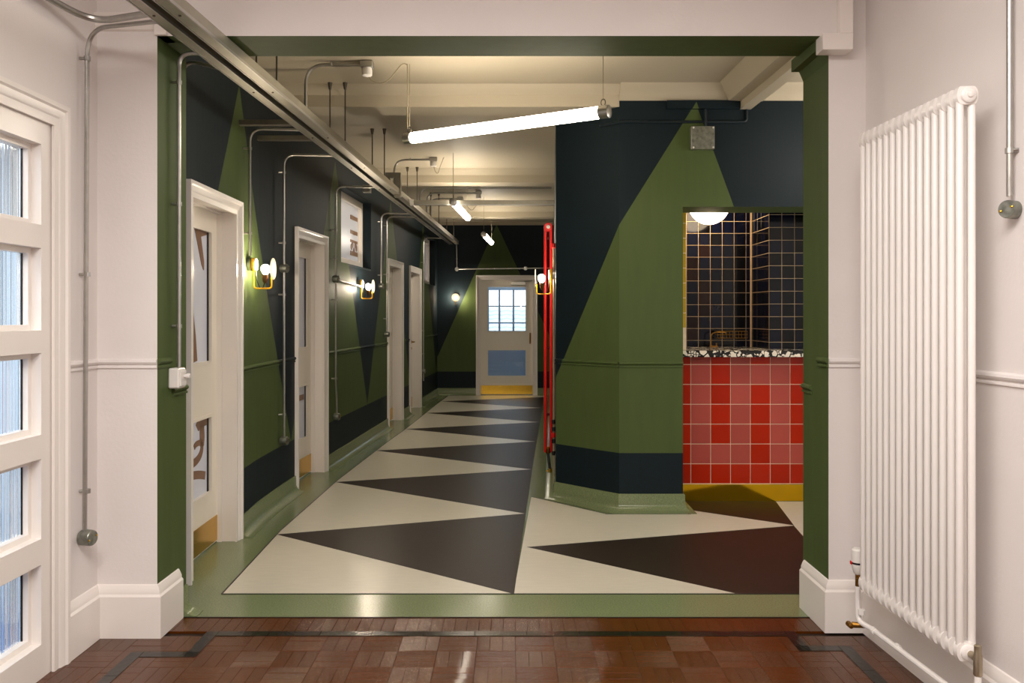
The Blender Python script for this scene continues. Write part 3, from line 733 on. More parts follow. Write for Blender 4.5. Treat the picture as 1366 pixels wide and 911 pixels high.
# glazed screen in the lobby left wall (door_1)
t = thing('door_1', 'white glazed screen of stacked reeded glass panes in the left lobby wall', 'door', (LWX, SCR0-0.08, 0), R(90), kind='structure')
Wd = SCR1+0.08-(SCR0-0.08); Hd = SCRH+0.06
prof_aw = 0.09
architrave(Wd, Hd, prof_aw).obj('architrave', M_trim, t)
x0, x1 = prof_aw-0.01, Wd-prof_aw+0.01
cols = [(x0+0.075, x0+0.075+0.46), (x1-0.075-0.46, x1-0.075)]
rows = [(0.135, 0.452), (0.555, 0.872), (0.968, 1.292), (1.382, 1.708), (1.80, 2.12)]
fr = MB(); D0, D1 = 0.005, 0.085
xs = [x0, cols[0][0], cols[0][1], cols[1][0], cols[1][1], x1]
for a, b in ((xs[0], xs[1]), (xs[2], xs[3]), (xs[4], xs[5])): fr.box(a, b, D0, D1, 0, Hd-prof_aw+0.01)
zs = [0] + [q for r_ in rows for q in r_] + [Hd-prof_aw+0.01]
for a, b in zip(zs[0::2], zs[1::2]):
    for c in cols: fr.box(c[0], c[1], D0, D1, a, b)
fr.obj('screen_frame', M_trim, t)
for c in cols:
    for z0, z1 in rows:
        bd = MB(); q = 0.022
        bd.box(c[0], c[0]+q, 0.045, D1, z0, z1); bd.box(c[1]-q, c[1], 0.045, D1, z0, z1); bd.box(c[0]+q, c[1]-q, 0.045, D1, z0, z0+q); bd.box(c[0]+q, c[1]-q, 0.045, D1, z1-q, z1)
        bd.obj('glazing_bead', M_trim, t)
        g = MB(); n = 40; k = 6; a, b = c[0]+q, c[1]-q; top = []
        pitch = (b-a)/n
        for i in range(n*k+1):
            u = (i % k)/k; top.append((a+pitch*i/k, 0.074 - 0.0022*math.sin(math.pi*u)))
        for i in range(n*k):
            (xa, ya), (xb, yb) = top[i], top[i+1]
            g.poly([(xa, ya, z0+q), (xb, yb, z0+q), (xb, yb, z1-q), (xa, ya, z1-q)])
        g.poly([(a, 0.079, z0+q), (b, 0.079, z0+q), (b, 0.079, z1-q), (a, 0.079, z1-q)])
        g.obj('reeded_pane', M_reed, t, 60)
        MB().box(b-0.003, b+0.001, 0.066, 0.074, z0+q, z1-q).obj('gasket', M_gasket, t)

# ------------------------------------------------------------------ tiled alcove
AZ = 6.55
cw = S(MB().box(1.2, 2.7, AZ, 6.75, 0, 1.125).obj('wall_counter_front', M_grout), 'counter front clad in red and pink square tiles', 'wall')
me_red = MB().rbox(-0.0745, 0.0745, -0.004, 0, -0.0745, 0.0745, 0.0015).mesh('red_tile', M_tred); me_pink = MB().rbox(-0.0745, 0.0745, -0.004, 0, -0.0745, 0.0745, 0.0015).mesh('pink_tile', M_tpink)
PT = 26.47*AZ/F; gx0 = at(921.5,0,AZ).x; gz0 = at(0,645,AZ).z
pat = {0: 'RRRRRRRRRRRR', 1: 'RPPPRPPRPRPR', 2: 'RPRPRPRPRPRP', 3: 'RPRPRPRPRPRP', 4: 'RPRPRPRPRPRP', 5: 'RPRPPPRPRPRP', 6: 'RPRPRPRPRPRP'}
def part_tile(me, c, x, z, y, hx, hz):
    o = link('tile', me, c, (x, y, z)); o.scale = (hx, 1, hz); return o
for r_ in range(7):
    zc = gz0 + (r_+0.5)*PT
    for k in range(-1, 8):
        xc = gx0 + (k+0.5)*PT
        if k == -1: continue
        hz = 1.0
        if r_ == 6:
            top = 1.125; hz = (top - (gz0+6*PT) - 0.003)/0.149
            zc = gz0 + 6*PT + 0.0745*hz + 0.002
        if pat[r_][k+1] == 'R': part_tile(me_red, cw, xc, zc, AZ, 1, hz)
        else: part_tile(me_pink, cw, xc, zc, AZ, 1, hz)
    part_tile(me_red, cw, gx0-0.5*PT, zc, AZ, 1, 1 if r_ < 6 else hz)
S(MB().rbox(1.27, 2.6, AZ-0.012, AZ, 0.002, gz0-0.004, 0.002).obj('baseboard_brass', M_yskirt), 'polished brass skirting under the red tiled counter', 'baseboard')
tag(MB().rbox(1.262, 2.6, 6.40, 7.2, 1.125, 1.174, 0.003).obj('terrazzo_worktop', M_chip), 'black and white terrazzo worktop above the red tiles', 'worktop')
# dark tiled walls
TS = 0.1015; ZT = 2.2437; YB2, YN = 7.2, 6.717
wallb = S(MB().box(1.2, 2.15, YB2, YB2+0.15, 0, 2.75).obj('wall_alcove_back', M_groutd), 'alcove back wall of glossy navy and black tiles', 'wall')
walln = S(MB().box(2.047, 2.75, YN, YB2+0.1, 0, 2.75).obj('wall_alcove_right', M_groutd), 'projecting alcove pier of glossy navy tiles', 'wall')
S(MB().box(1.1, 2.75, 6.55, 7.4, 2.62, 2.72).obj('ceiling_alcove', M_navy), 'dark ceiling of the tiled alcove', 'ceiling')
def tmesh(m, nm): return MB().rbox(-0.0488, 0.0488, -0.003, 0, -0.0488, 0.0488, 0.0012).mesh(nm, m)
tm = [tmesh(M_tnavy, 'navy_tile'), tmesh(M_tblack, 'black_tile'), tmesh(M_tbrown, 'oxblood_tile')]
gx = at(1001,0,YB2).x - 0.062 if False else at(995,0,YB2).x
random.seed(3)
for r_ in range(-3, 11):
    zc = ZT - (r_+0.5)*TS
    for c in range(6):
        xc = gx - (c+0.5)*TS
        pick = random.random()
        me = tm[2] if (c in (3, 4) and 0 < r_ < 10 and pick < 0.45) else (tm[1] if pick < 0.42 else tm[0])
        link('tile', me, wallb, (xc, YB2, zc))
    o = link('tile', tm[0], wallb, (gx+0.018, YB2, zc)); o.scale.x = 0.33
    for c in range(5):
        o = link('tile', tm[random.choice((0, 0, 1))], walln, (2.047, YN+(c+0.5)*TS, zc), R(-90)); o.scale.x = 1 if c < 4 else 0.74
        if c == 4: o.location.y = YN + 4*TS + 0.037
    for c in range(5):
        link('tile', tm[random.choice((0, 0, 1))], walln, (2.047+(c+0.5)*TS, YN, zc))
# yellow tiled reveal strip
wy = S(MB().box(1.258, 1.357, 6.575, 6.70, 1.174, 2.62).obj('wall_alcove_reveal', M_grout), 'narrow reveal of yellow tiles at the left of the alcove', 'wall')
me_y = MB().rbox(-0.049, 0.049, -0.003, 0, -0.056, 0.056, 0.001).mesh('yellow_tile', M_tyel)
for r_ in range(9): link('tile', me_y, wy, (1.306, 6.575, 2.335-r_*0.1165))
S(MB().box(1.2, 1.26, 6.55, 7.3, 1.1, 2.7).obj('wall_alcove_left', M_groutd), 'left side wall of the tiled alcove', 'wall')

# alcove globe lamp
t = thing('alcove_globe_lamp', 'glowing white globe lamp hanging inside the tiled alcove', 'lamp', (at(946,0,6.9).x, 6.9, 2.35))
MB().sphere((0,0,0), 0.165, 32, 20).obj('globe', M_globe, t)
MB().lathe([(0.05, 0.155), (0.06, 0.16), (0.06, 0.269)], None, 20).obj('ceiling_rose', M_brassd, t)
# tap and wire basket
t = thing('brass_tap', 'small aged brass bridge tap on the terrazzo worktop', 'tap', (at(948.5,0,7.08).x, 7.08, 1.175))
MB().rbox(-0.01, 0.055, -0.012, 0.012, 0, 0.012, 0.003).obj('tap_base', M_brassd, t)
MB().tube(fillet([(0,0,0.01), (0,0,0.105), (0.03,0,0.125), (0.125,0,0.125), (0.13,0,0.10)], 0.02), 0.005, 8).obj('spout', M_brassd, t)
MB().tube([(0.045,0,0.012), (0.045,0,0.035)], 0.006, 8).obj('tap_handle', M_brassd, t)
t = thing('wire_soap_basket', 'rectangular brass wire basket fixed to the dark tiled wall', 'basket', (0, 0, 0))
bx0, bx1, bz0, bz1 = at(953,0,7.19).x, at(992.5,0,7.19).x, at(0,450.5,7.19).z, at(0,441.5,7.19).z
rim = MB(); r_ = 0.0028
for z in (bz0, bz1, (bz0+bz1)/2): rim.tube([(bx0, 7.185, z), (bx0, 7.08, z), (bx1, 7.08, z), (bx1, 7.185, z)], r_, 6)
rim.obj('rim', M_brassd, t)
wr = MB()
for i in range(11):
    x = bx0 + (bx1-bx0)*i/10; wr.tube([(x, 7.185, bz0), (x, 7.08, bz0), (x, 7.08, bz1)], 0.0018, 5)
wr.obj('wires', M_brassd, t)

# ------------------------------------------------------------------ cable trunking and brackets
def tx(y): return -1.432 + 0.0374*(y-3.785)      # left edge of the pair of trunkings
TB, TT, Y0, Y1 = 2.63, 2.688, 1.2, 14.1
def bar(x_off0, x_off1, y0, y1, z0, z1):
    mb = MB()
    P = [(tx(y)+o_, y, z) for y in (y0, y1) for z in (z0, z1) for o_ in (x_off0, x_off1)]
    return mb.faces(P, [(0,1,3,2),(4,6,7,5),(0,4,5,1),(2,3,7,6),(0,2,6,4),(1,5,7,3)])
for (o0, o1), nm, lab in (((0, 0.052), 'cable_trunking', 'left run of the paired galvanised trunking along the corridor'), ((0.10, 0.157), 'cable_trunking', 'right run of the paired galvanised trunking along the corridor')):
    t = thing(nm, lab, 'trunking', (0,0,0), group='paired overhead trunking')
    bar(o0, o1, Y0, Y1, TB+0.002, TT).obj('channel', M_trunk if o0 > 0 else M_trunk, t)
    bar(o0-0.003, o0+0.004, Y0, Y1, TB, TB+0.014).obj('lip', M_galv, t); bar(o1-0.004, o1+0.003, Y0, Y1, TB, TB+0.014).obj('lip', M_galv, t)
    y = 2.2 if o0 == 0 else 3.35
    while y < 14:
        xm = tx(y) + (o0+o1)/2
        MB().lathe([(0.006, 0), (0.006, -0.003), (0.003, -0.005)], Matrix.Translation((xm, y, TB+0.002)), 10).obj('screw', M_inner, t); y += 1.15
o = thing('trunking_gap_shade', 'added dark strip standing in for shade between the paired trunkings', 'trunking', (0,0,0))
bar(0.055, 0.0965, Y0, Y1, TT-0.012, TT-0.008).obj('strip', M_inner, o)  # dark colour put in for the shade inside the gap
for i, y in enumerate((4.55, 6.12, 7.63, 9.6, 11.6, 13.5)):
    t = thing('trunking_hanger', 'pair of threaded rods hanging the trunking, ' + ['just inside the opening beam', 'in front of the nearest ceiling beam', 'between the first two ceiling beams', 'before the middle ceiling beam', 'past the crossing trunking', 'nearest the end wall'][i], 'hanger', (tx(y), y, TB), group='trunking hangers')
    top = (BM_H if False else H_C) - TB
    for xo in (0.079 - 0.055, 0.079 + 0.055):
        MB().tube([(xo, 0, TT-TB), (xo, 0, top)], 0.005, 8).obj('rod', M_inner, t)
        MB().lathe([(0.009, top-0.05), (0.011, top-0.04), (0.016, top-0.01), (0.018, top)], Matrix.Translation((xo, 0, 0)), 10).obj('anchor', M_inner, t)
for i, (p0, y) in enumerate(((320, 5.3), (344, 5.76))):
    xa, xb = (p0-CX)*y/F, tx(y)
    t = thing('strut_bracket', ['galvanised strut bracket above the first corridor door', 'galvanised strut bracket just beyond the first corridor door'][i], 'bracket', (xa, y, 2.635), group='strut brackets')
    MB().box(0, xb-xa-0.004, -0.02, 0.02, 0, 0.032).obj('strut', M_trunk, t)
    MB().box(0.004, xb-xa-0.006, -0.008, 0.008, -0.001, 0.0005).obj('slot', M_inner, t)
# gantry box on the trunking and crossing trunking
t = thing('trunking_offset_box', 'raised galvanised elbow box on top of the trunking', 'trunking', (0, 8.3, 0))
gx1 = at(535,0,8.3).x
mb = MB().rbox(tx(8.3)+0.02, gx1, -0.03, 0.03, 2.795, 2.845, 0.002); mb.rbox(gx1-0.065, gx1, -0.03, 0.03, 2.6, 2.7955, 0.002); mb.rbox(tx(8.3)+0.02, tx(8.3)+0.07, -0.03, 0.03, 2.69, 2.795, 0.002); mb.obj('elbow_duct', M_trunk, t)
t = thing('crossing_trunking', 'galvanised trunking crossing the corridor below the ceiling', 'trunking', (0, 8.9, 0))
cx0, cx1 = tx(8.9)+0.165, 0.345+0.0475*(8.9-6.65)-0.004
MB().rbox(cx0+0.04, cx1, -0.03, 0.03, 2.605, 2.655, 0.003).obj('channel', M_trunk, t)
MB().rbox(cx0, cx0+0.04, -0.034, 0.034, 2.60, 2.662, 0.002).obj('end_cap', M_plastic, t)
MB().box(cx0+0.05, cx1, -0.033, -0.0295, 2.602, 2.612).obj('lid_edge', M_galv, t)

# ------------------------------------------------------------------ conduits
def conduit(label, path, r=0.0098, clips=(), boxes=(), rad=0.09, group='galvanised conduits', mat_=None, box_r=0.034):
    """clips: (point, towards-wall direction, distance); boxes: (point, axis direction, kind)"""
    path = [Vector(p) for p in path]; base = path[-1]
    t = thing('conduit', label, 'conduit', base, group=group)
    loc = lambda p: Vector(p)-base
    MB().tube(fillet([loc(p) for p in path], rad, 8), r, 10).obj('tube', mat_ or M_galv, t)
    for p, dv, dist in clips:
        dv = Vector(dv).normalized(); q = loc(p)
        mb = MB().tube([q + Vector((0,0,-0.009)), q + Vector((0,0,0.009))], r+0.004, 10)
        mb.tube([q, q+dv*dist], 0.007, 8)
        mb.obj('saddle_clip', M_galv, t)
    for p, dv, kind in boxes:
        M = axis_matrix(loc(p), dv)
        d_ = 0.026
        mb = MB().lathe([(box_r*0.9, -d_), (box_r, -d_+0.004), (box_r, d_-0.006), (box_r*0.97, d_-0.004), (box_r*0.97, d_), (box_r*0.9, d_+0.003)], M, 24)
        b = mb.obj('junction_box', M_spang if kind == 'lid' else M_galv, t)
        for sx in (-1, 1):
            MB().lathe([(0.0045, 0), (0.0045, 0.003), (0.001, 0.005)], M @ Matrix.Translation((sx*box_r*0.62, sx*box_r*0.2, d_+0.002)), 8).obj('screw', M_brass, b)
    return t
XP = Vector((1,0,0)); XN = -XP
def on_left(px, off=0.03):                       # depth at which the column px meets a line just in front of the left wall
    lo, hi = 4.0, END
    for _ in range(60):
        m = (lo+hi)/2
        if (px-CX)*m/F - (wx(m)+off) > 0: lo = m
        else: hi = m
    return lo
# in the lobby, left wall
yc = 3.63; xc = LWX+0.034
conduit('lobby conduit dropping down the left wall beside the reeded screen to a round box', [Vector((tx(3.46), 3.46, 2.648)), Vector((xc, yc, 2.675)), at(113, 712, yc)],
        clips=[((xc, yc, at(0,y,yc).z), (-1,-0.1,0), 0.032) for y in (78, 366, 655)], boxes=[(at(113, 717, yc)+Vector((0.01,0,0)), (1,-0.25,0), 'lid')], rad=0.12, group=None)
conduit('thick lobby conduit curving off the left wall into the trunking', [Vector((tx(3.38), 3.38, 2.652)), Vector((-1.76, 3.55, 2.675)), Vector((LWX+0.03, 3.30, 2.69)), Vector((LWX+0.03, 1.6, 2.70))],
        r=0.0145, clips=[(Vector((LWX+0.03, 3.22, 2.691)), (-0.3,0,-1), 0.03)], rad=0.25, group=None)
# left jamb conduit to socket
yj = 3.945; xj = JL+0.034
t = conduit('jamb conduit running down the green left jamb to a white switch', [Vector((tx(yj), yj, 2.668)), Vector((xj, yj, 2.668)), Vector((xj, yj, at(0,490,yj).z))],
        clips=[((xj, yj, at(0,y,yj).z), (-1,0,0), 0.032) for y in (110, 272, 435)], group=None)
t = thing('isolator_switch', 'white square isolator switch on the green left jamb', 'switch', (JL, yj, at(0,504,yj).z))
MB().rbox(0.0, 0.05, -0.043, 0.043, -0.047, 0.047, 0.006).obj('switch_box', M_plastic, t)
MB().rbox(0.05, 0.056, -0.034, 0.034, -0.037, 0.037, 0.002).obj('switch_plate', M_plastic, t)
MB().lathe([(0.009, 0), (0.009, 0.012), (0.013, 0.013), (0.013, 0.024), (0.009, 0.027)], Matrix.Translation((0.056, 0.01, 0.008)) @ Matrix.Rotation(R(90), 4, 'Y'), 14).obj('switch_knob', M_plastic, t)
y2 = 4.24
conduit('conduit bending up behind the left jamb above the first corridor door', [Vector((tx(y2), y2, 2.668)), Vector((wx(y2)+0.03, y2, 2.73)), Vector((wx(y2)+0.03, y2, 1.2))], group=None)
# corridor wall conduits: column px, bottom row, clip rows, box rows, label
def wall_conduit(px, bot, clips, boxes, lab, top=None, kink=None):
    y = on_left(px, 0.045); x = wx(y)+0.045
    zb = at(0, bot, y).z; P = [Vector((tx(y), y, 2.662)), Vector((x, y, 2.672)), Vector((x, y, zb))]
    if kink: P = P[:2] + [Vector((x, y, zb+0.28)), Vector((x+0.005, y+0.02, zb+0.16)), Vector((x+0.005, y+0.02, zb))]
    return conduit(lab, P, 0.0098, [((x, y, at(0,q,y).z), (-1,-0.15,0), 0.042) for q in clips], [(Vector((x+(0.005 if kink and b > 500 else 0), y+(0.02 if kink and b > 500 else 0), at(0,b,y).z)), (1,-0.2,0), 'lid') for b in boxes], group=None), y
wall_conduit(333.5, 341, (198, 311), (), 'conduit descending to the wall lamp beside the first corridor door')
wall_conduit(379, 583, (230, 324, 393, 553), (358, 588), 'long conduit between the first wall lamp and second corridor door')
_, y5 = wall_conduit(448, 553, (307, 345, 400, 505), (372, 556), 'long conduit beyond the second corridor door with a kink near its foot', kink=True)
wall_conduit(508.5, 379, (296, 367), (382,), 'short conduit above the second wall lamp')
wall_conduit(516, 442, (301, 366, 425), (446,), 'conduit ending in a round box beside the third corridor door')
wall_conduit(565, 508, (350, 441, 472), (495,), 'conduit passing the narrow high window near the end wall')
y = y5; xh = wx(9.08)+0.045
conduit('horizontal conduit feeding the second wall lamp', [Vector((wx(y5)+0.045, y5, at(0,373,y5).z)), Vector((xh, 9.05, 1.755))], clips=[(Vector((wx(8.6)+0.045, 8.6, 1.765)), (-1,0,0), 0.04)], group=None)
t = thing('square_junction_box', 'small square galvanised box under the trunking by the high window', 'box', at(487, 252, 8.3))
MB().rbox(-0.02, 0.05, -0.03, 0.03, -0.035, 0.035, 0.003).obj('box_body', M_galv, t); MB().rbox(0.05, 0.056, -0.033, 0.033, -0.038, 0.038, 0.002).obj('box_lid', M_plastic, t)
# end wall conduit
ye = END-0.03
conduit('end wall conduit dropping from the trunking and running above the door', [Vector((at(609,0,ye).x, ye, at(0,322,ye).z)), at(609.5, 359, ye), at(738, 357.5, ye)], 0.013,
        clips=[(at(x,358.5,ye), (0,1,0), 0.03) for x in (625, 659, 693)] + [(at(609.3,345,ye), (0,1,0), 0.03)], boxes=[(at(701,358,ye), (0,-1,0), 'plain'), (at(609.5,359,ye), (0,-1,0), 'plain')], rad=0.05, group=None, box_r=0.036)
# ceiling conduits
def ceil_conduit(y, xa, xb, lab, z=3.105, box=True, zb=TT):
    t = conduit(lab, [Vector((xb, y, z)), Vector((xa, y, z)), Vector((xa, y, zb))], 0.0115, clips=[(Vector((xa+(xb-xa)*0.45, y, z)), (0,0,1), 0.02)], rad=0.13, group=None)
    if box:
        b = t.location
        MB().rbox(xb-0.01-b.x, xb+0.075-b.x, -0.035, 0.035, z-0.02-b.z, z+0.022-b.z, 0.004).obj('ceiling_box', M_galv, t)
        MB().lathe([(0.03, 0), (0.034, -0.02), (0.034, -0.05), (0.026, -0.055)], Matrix.Translation((xb+0.033-b.x, 0, z-0.02-b.z)), 16).obj('terminal_cover', M_plastic, t)
    return t
ceil_conduit(5.6, at(408,0,5.6).x, at(483,0,5.6).x, 'ceiling conduit feeding the large diagonal tube light')
ceil_conduit(9.0, at(526,0,9.0).x, at(574,0,9.0).x, 'ceiling conduit with a white terminal before the middle beam')
ceil_conduit(10.7, at(560,0,10.7).x, 0.50, 'long ceiling conduit crossing to the red pipes', 3.06, False)
ceil_conduit(11.45, at(569,0,11.45).x, at(635,0,11.45).x, 'ceiling conduit feeding the second tube light')
ceil_conduit(12.0, at(574,0,12.0).x, at(611,0,12.0).x, 'short ceiling conduit furthest along the trunking')
# lobby right wall conduit
yr = 2.79; xr_ = rwx(yr)-0.022
conduit('lobby conduit on the right wall above the radiator ending in a round lid', [Vector((xr_, yr, 3.15)), Vector((xr_, yr, at(0,262,yr).z))],
        clips=[((xr_, yr, at(0,201,yr).z), (1,-0.8,0), 0.026)], boxes=[(Vector((xr_, yr-0.01, at(0,280,yr).z)), (-1,-0.55,0), 'lid')], group=None, box_r=0.03)
# square box on the pier wall
t = thing('square_galvanised_box', 'square spangled galvanised box on the green pier triangle', 'box', at(936, 185.5, 6.2))
MB().rbox(-0.088, 0.083, -0.05, 0, -0.083, 0.083, 0.003).obj('box_body', M_galv, t)
MB().rbox(-0.083, 0.083, -0.056, -0.05, -0.083, 0.083, 0.002).obj('box_lid', M_spang, t)
for sx in (-1, 1):
    for sz in (-1, 1): MB().lathe([(0.007,0),(0.007,0.003),(0.003,0.005)], Matrix.Translation((sx*0.072, -0.056, sz*0.072)) @ Matrix.Rotation(R(90), 4, 'X'), 10).obj('screw', M_plastic, t)

# ------------------------------------------------------------------ tube lights
def tube_light(label, a, b, tops, cable=None, glow=None):
    a, b = Vector(a), Vector(b); L = (b-a).length; m = (a+b)/2
    t = thing('tube_light', label, 'lamp', m, math.atan2(b.y-a.y, b.x-a.x), group='suspended tube lights')
    R90 = Matrix.Rotation(R(90), 4, 'Y')
    r = 0.036
    MB().lathe([(r*0.6, -L/2+0.06), (r, -L/2+0.064), (r, L/2-0.064), (r*0.6, L/2-0.06)], R90, 20).obj('diffuser', glow or M_tube, t)
    for sx in (-1, 1):
        M = Matrix.Translation((sx*(L/2-0.032), 0, 0)) @ R90
        MB().lathe([(r*0.7, -0.034), (r*1.08, -0.03), (r*1.08, 0.03), (r*0.7, 0.034)], M, 20).obj('end_cap', M_galv, t)
        MB().tube([(sx*(L/2-0.04)+0.014*math.cos(q), 0, r+0.02+0.02*math.sin(q)) for q in [k*math.pi/6 for k in range(12)]], 0.003, 6, closed=True).obj('hook', M_inner, t)
        MB().tube([(sx*(L/2-0.04), 0, r+0.03), (sx*(L/2-0.04), 0, H_C-m.z-0.006)], 0.0025, 6).obj('suspension_wire', M_cable, t)
    return t
tube_light('large glowing tube light hung diagonally just past the opening', at(540, 186, 5.67), at(813, 147.5, 4.90)+Vector((0,0,0)), None)
a = at(604, 268, 8.7); b = at(624.5, 291, 10.2); b.z = a.z = 2.615
tube_light('second tube light hung along the corridor near the crossing trunking', a, b, None)
a = at(645, 311, 11.9); b = at(656, 325, 13.35); b.z = a.z = 2.59
tube_light('furthest and smallest tube light before the green end triangle', a, b, None)
tube_light('tube light hidden round the corner above the side passage', (2.05, 5.5, 2.63), (3.4, 5.5, 2.63), None, None, mat('bright_tube_diffuser', (255, 250, 240), 0.4, var=0, emis=(255, 244, 228), estr=30.0))
# loose flex cables to the tubes
def flex(label, pts, r=0.0035):
    P = [Vector(p) for p in pts]; out = []
    for i in range(len(P)-1):
        p0, p1, p2, p3 = P[max(0,i-1)], P[i], P[i+1], P[min(len(P)-1,i+2)]
        for k in range(8):
            t = k/8; out.append(0.5*((2*p1)+(p2-p0)*t+(2*p0-5*p1+4*p2-p3)*t*t+(3*p1-p0-3*p2+p3)*t**3))
    out.append(P[-1]); base = out[0]
    t = tag(MB().tube([q-base for q in out], r, 6).obj('flex_cable', M_cable), label, 'cable'); t.location = base; return t
yy = 5.62
flex('cream flex looping from the near ceiling box to the large tube light', [at(490,97,yy), at(495,106,yy), at(506,111,yy), at(518,107,yy), at(528,95,yy), at(536,86,yy), at(542,86,yy), at(543.5,95,yy), at(543.5,172,5.67)])
flex('cream flex hanging from the second ceiling box near the middle beam', [at(578,217,9.0), at(580,227,9.0), at(584,231,9.0), at(588,220,9.0), at(594,207,9.0), at(602,205,9.0), at(604.5,210,9.0), at(604.5,258,8.75)])
flex('dark flex looping below the ceiling to the second tube light', [at(617,262,11.9), at(620,270,11.5), at(628,280,11.2), at(634,276,11.2), at(638,270,11.2)])

# ------------------------------------------------------------------ brass wall lamps
def wall_lamp(label, base, n, group='brass wall lamps'):
    """base: point on the wall at the lamp's plate, n: unit vector out of the wall"""
    n = Vector(n).normalized(); t = thing('wall_lamp', label, 'lamp', base, math.atan2(n.y, n.x), group=group)
    RX = Matrix.Rotation(R(90), 4, 'Y')          # local x points out of the wall
    U = Matrix.Translation((0, 0, 0.03)) @ RX
    MB().lathe([(0.042, 0.0), (0.042, 0.024), (0.038, 0.028)], U, 24).obj('conduit_box', M_galv, t)
    MB().lathe([(0.043, 0.030), (0.046, 0.033), (0.046, 0.045), (0.043, 0.048)], U, 24).obj('mounting_ring', M_yellow, t)
    MB().lathe([(0.041, 0.048), (0.04, 0.056), (0.034, 0.059)], U, 24).obj('mounting_cover', M_disc, t)
    x0, x1 = 0.039, 0.158
    MB().tube(fillet([(x0, 0, -0.012), (x0, 0, -0.132), (x1, 0, -0.132), (x1, 0, -0.055)], 0.022, 6), 0.0055, 10).obj('bracket', M_yellow, t)
    MB().tube(fillet([(x0+0.012, 0, -0.01), (x0+0.016, 0, -0.07), (x0+0.04, 0, -0.132), (x1-0.06, 0, -0.13), (x1-0.045, 0, -0.085)], 0.04), 0.003, 6).obj('flex', M_black, t)
    MB().lathe([(0.008, -0.098), (0.016, -0.085), (0.022, -0.06), (0.024, -0.038)], Matrix.Translation((0.113, 0, 0)), 18).obj('lampholder', M_holder, t)
    MB().lathe([(0.010, -0.040), (0.020, -0.026), (0.027, -0.013), (0.030, 0.0), (0.027, 0.014), (0.019, 0.024), (0.008, 0.030), (0.0, 0.031)], Matrix.Translation((0.116, 0, 0.0)), 24).obj('bulb', M_bulb, t)
    MB().lathe([(0.070, 0.164), (0.073, 0.166), (0.073, 0.170), (0.070, 0.172)], RX, 32).obj('opal_disc', M_opal, t)
    return t
yl = on_left(331, 0.0)
wall_lamp('brass wall lamp beside the first corridor door, white disc and glowing bulb', Vector((wx(yl), yl, 1.755)), (1, 0.03, 0))
yl2 = 9.12
wall_lamp('brass wall lamp between the high window and third corridor door', Vector((wx(yl2), yl2, 1.755)), (1, -0.05, 0))
wall_lamp('brass wall lamp on the pier side in front of the red pipes', Vector((0.345+0.0475*(7.0-6.65), 7.0, 1.752)), (-1, 0.04, 0))
wall_lamp('small glowing brass wall lamp on the dark end wall left of the door', Vector((at(608.5,0,END).x, END, 1.765)), (0, -1, 0))

# ------------------------------------------------------------------ red pipes
yp = 7.6; xw = 0.345+0.0475*(yp-6.65)
t = thing('red_pipe_riser', 'pair of bright red riser pipes fixed against the corridor pier', 'pipe', (0, yp, 0))
z0, z1 = at(0,603,yp).z, at(0,303,yp).z
xs = [at(727.5,0,yp).x, at(735,0,yp).x]
for x in xs: MB().tube(fillet([(x, 0, z0), (x, 0, z1)], 0.02), 0.0145, 14).obj('pipe', M_red, t)
xm = sum(xs)/2
RM = Matrix.Translation((xm, 0, z1)) @ Matrix.Rotation(R(90), 4, 'X')
MB().lathe([(0.034, -0.025), (0.040, -0.02), (0.040, 0.02), (0.034, 0.025)], RM, 24).obj('head_fitting', M_red, t)
MB().lathe([(0.016, 0.025), (0.016, 0.032), (0.008, 0.036)], RM, 16).obj('bolt', M_plastic, t)
for z in (z1-0.10, 1.15, 0.55): MB().rbox(xm-0.012, xm+0.012, -0.008, 0.008, z-0.012, z+0.012, 0.003).obj('spacer', M_black, t)
MB().lathe([(0.02, 0), (0.024, 0.008), (0.024, 0.05), (0.014, 0.06)], Matrix.Translation((xm, 0, z0-0.01)), 14).obj('foot_fitting', M_brassd, t)
MB().tube(fillet([(xm, -0.004, z0-0.01), (xm+0.008, -0.02, z0-0.1), (xm+0.012, -0.1, 0.075)], 0.05), 0.014, 10).obj('hose', M_black, t)
mb = MB().lathe([(0.014, 0), (0.018, 0.006), (0.018, 0.03), (0.012, 0.036)], Matrix.Translation((xm+0.012, -0.105, 0.045)), 14); mb.tube([(xm-0.02, -0.11, 0.06), (xm+0.03, -0.11, 0.065)], 0.006, 8); mb.obj('tap_valve', M_brass, t)
t = thing('cream_pipe', 'thin cream pipe with black valves behind the red risers', 'pipe', (at(739.3,0,7.0).x-0.004, 7.0, 0))
MB().tube([(0, 0, 0.02), (0, 0, 2.0)], 0.009, 10).obj('tube', M_cable, t)
for z in (0.30, 0.40, 0.50, 0.56): MB().lathe([(0.012, -0.018), (0.016, -0.014), (0.016, 0.014), (0.012, 0.018)], Matrix.Translation((-0.002, -0.004, z)), 12).obj('valve', M_black, t)
for z in (0.45, 2.02): MB().lathe([(0.012, -0.02), (0.017, -0.016), (0.017, 0.016), (0.012, 0.02)], Matrix.Translation((-0.003, -0.004, z)), 12).obj('coupling', M_red, t)

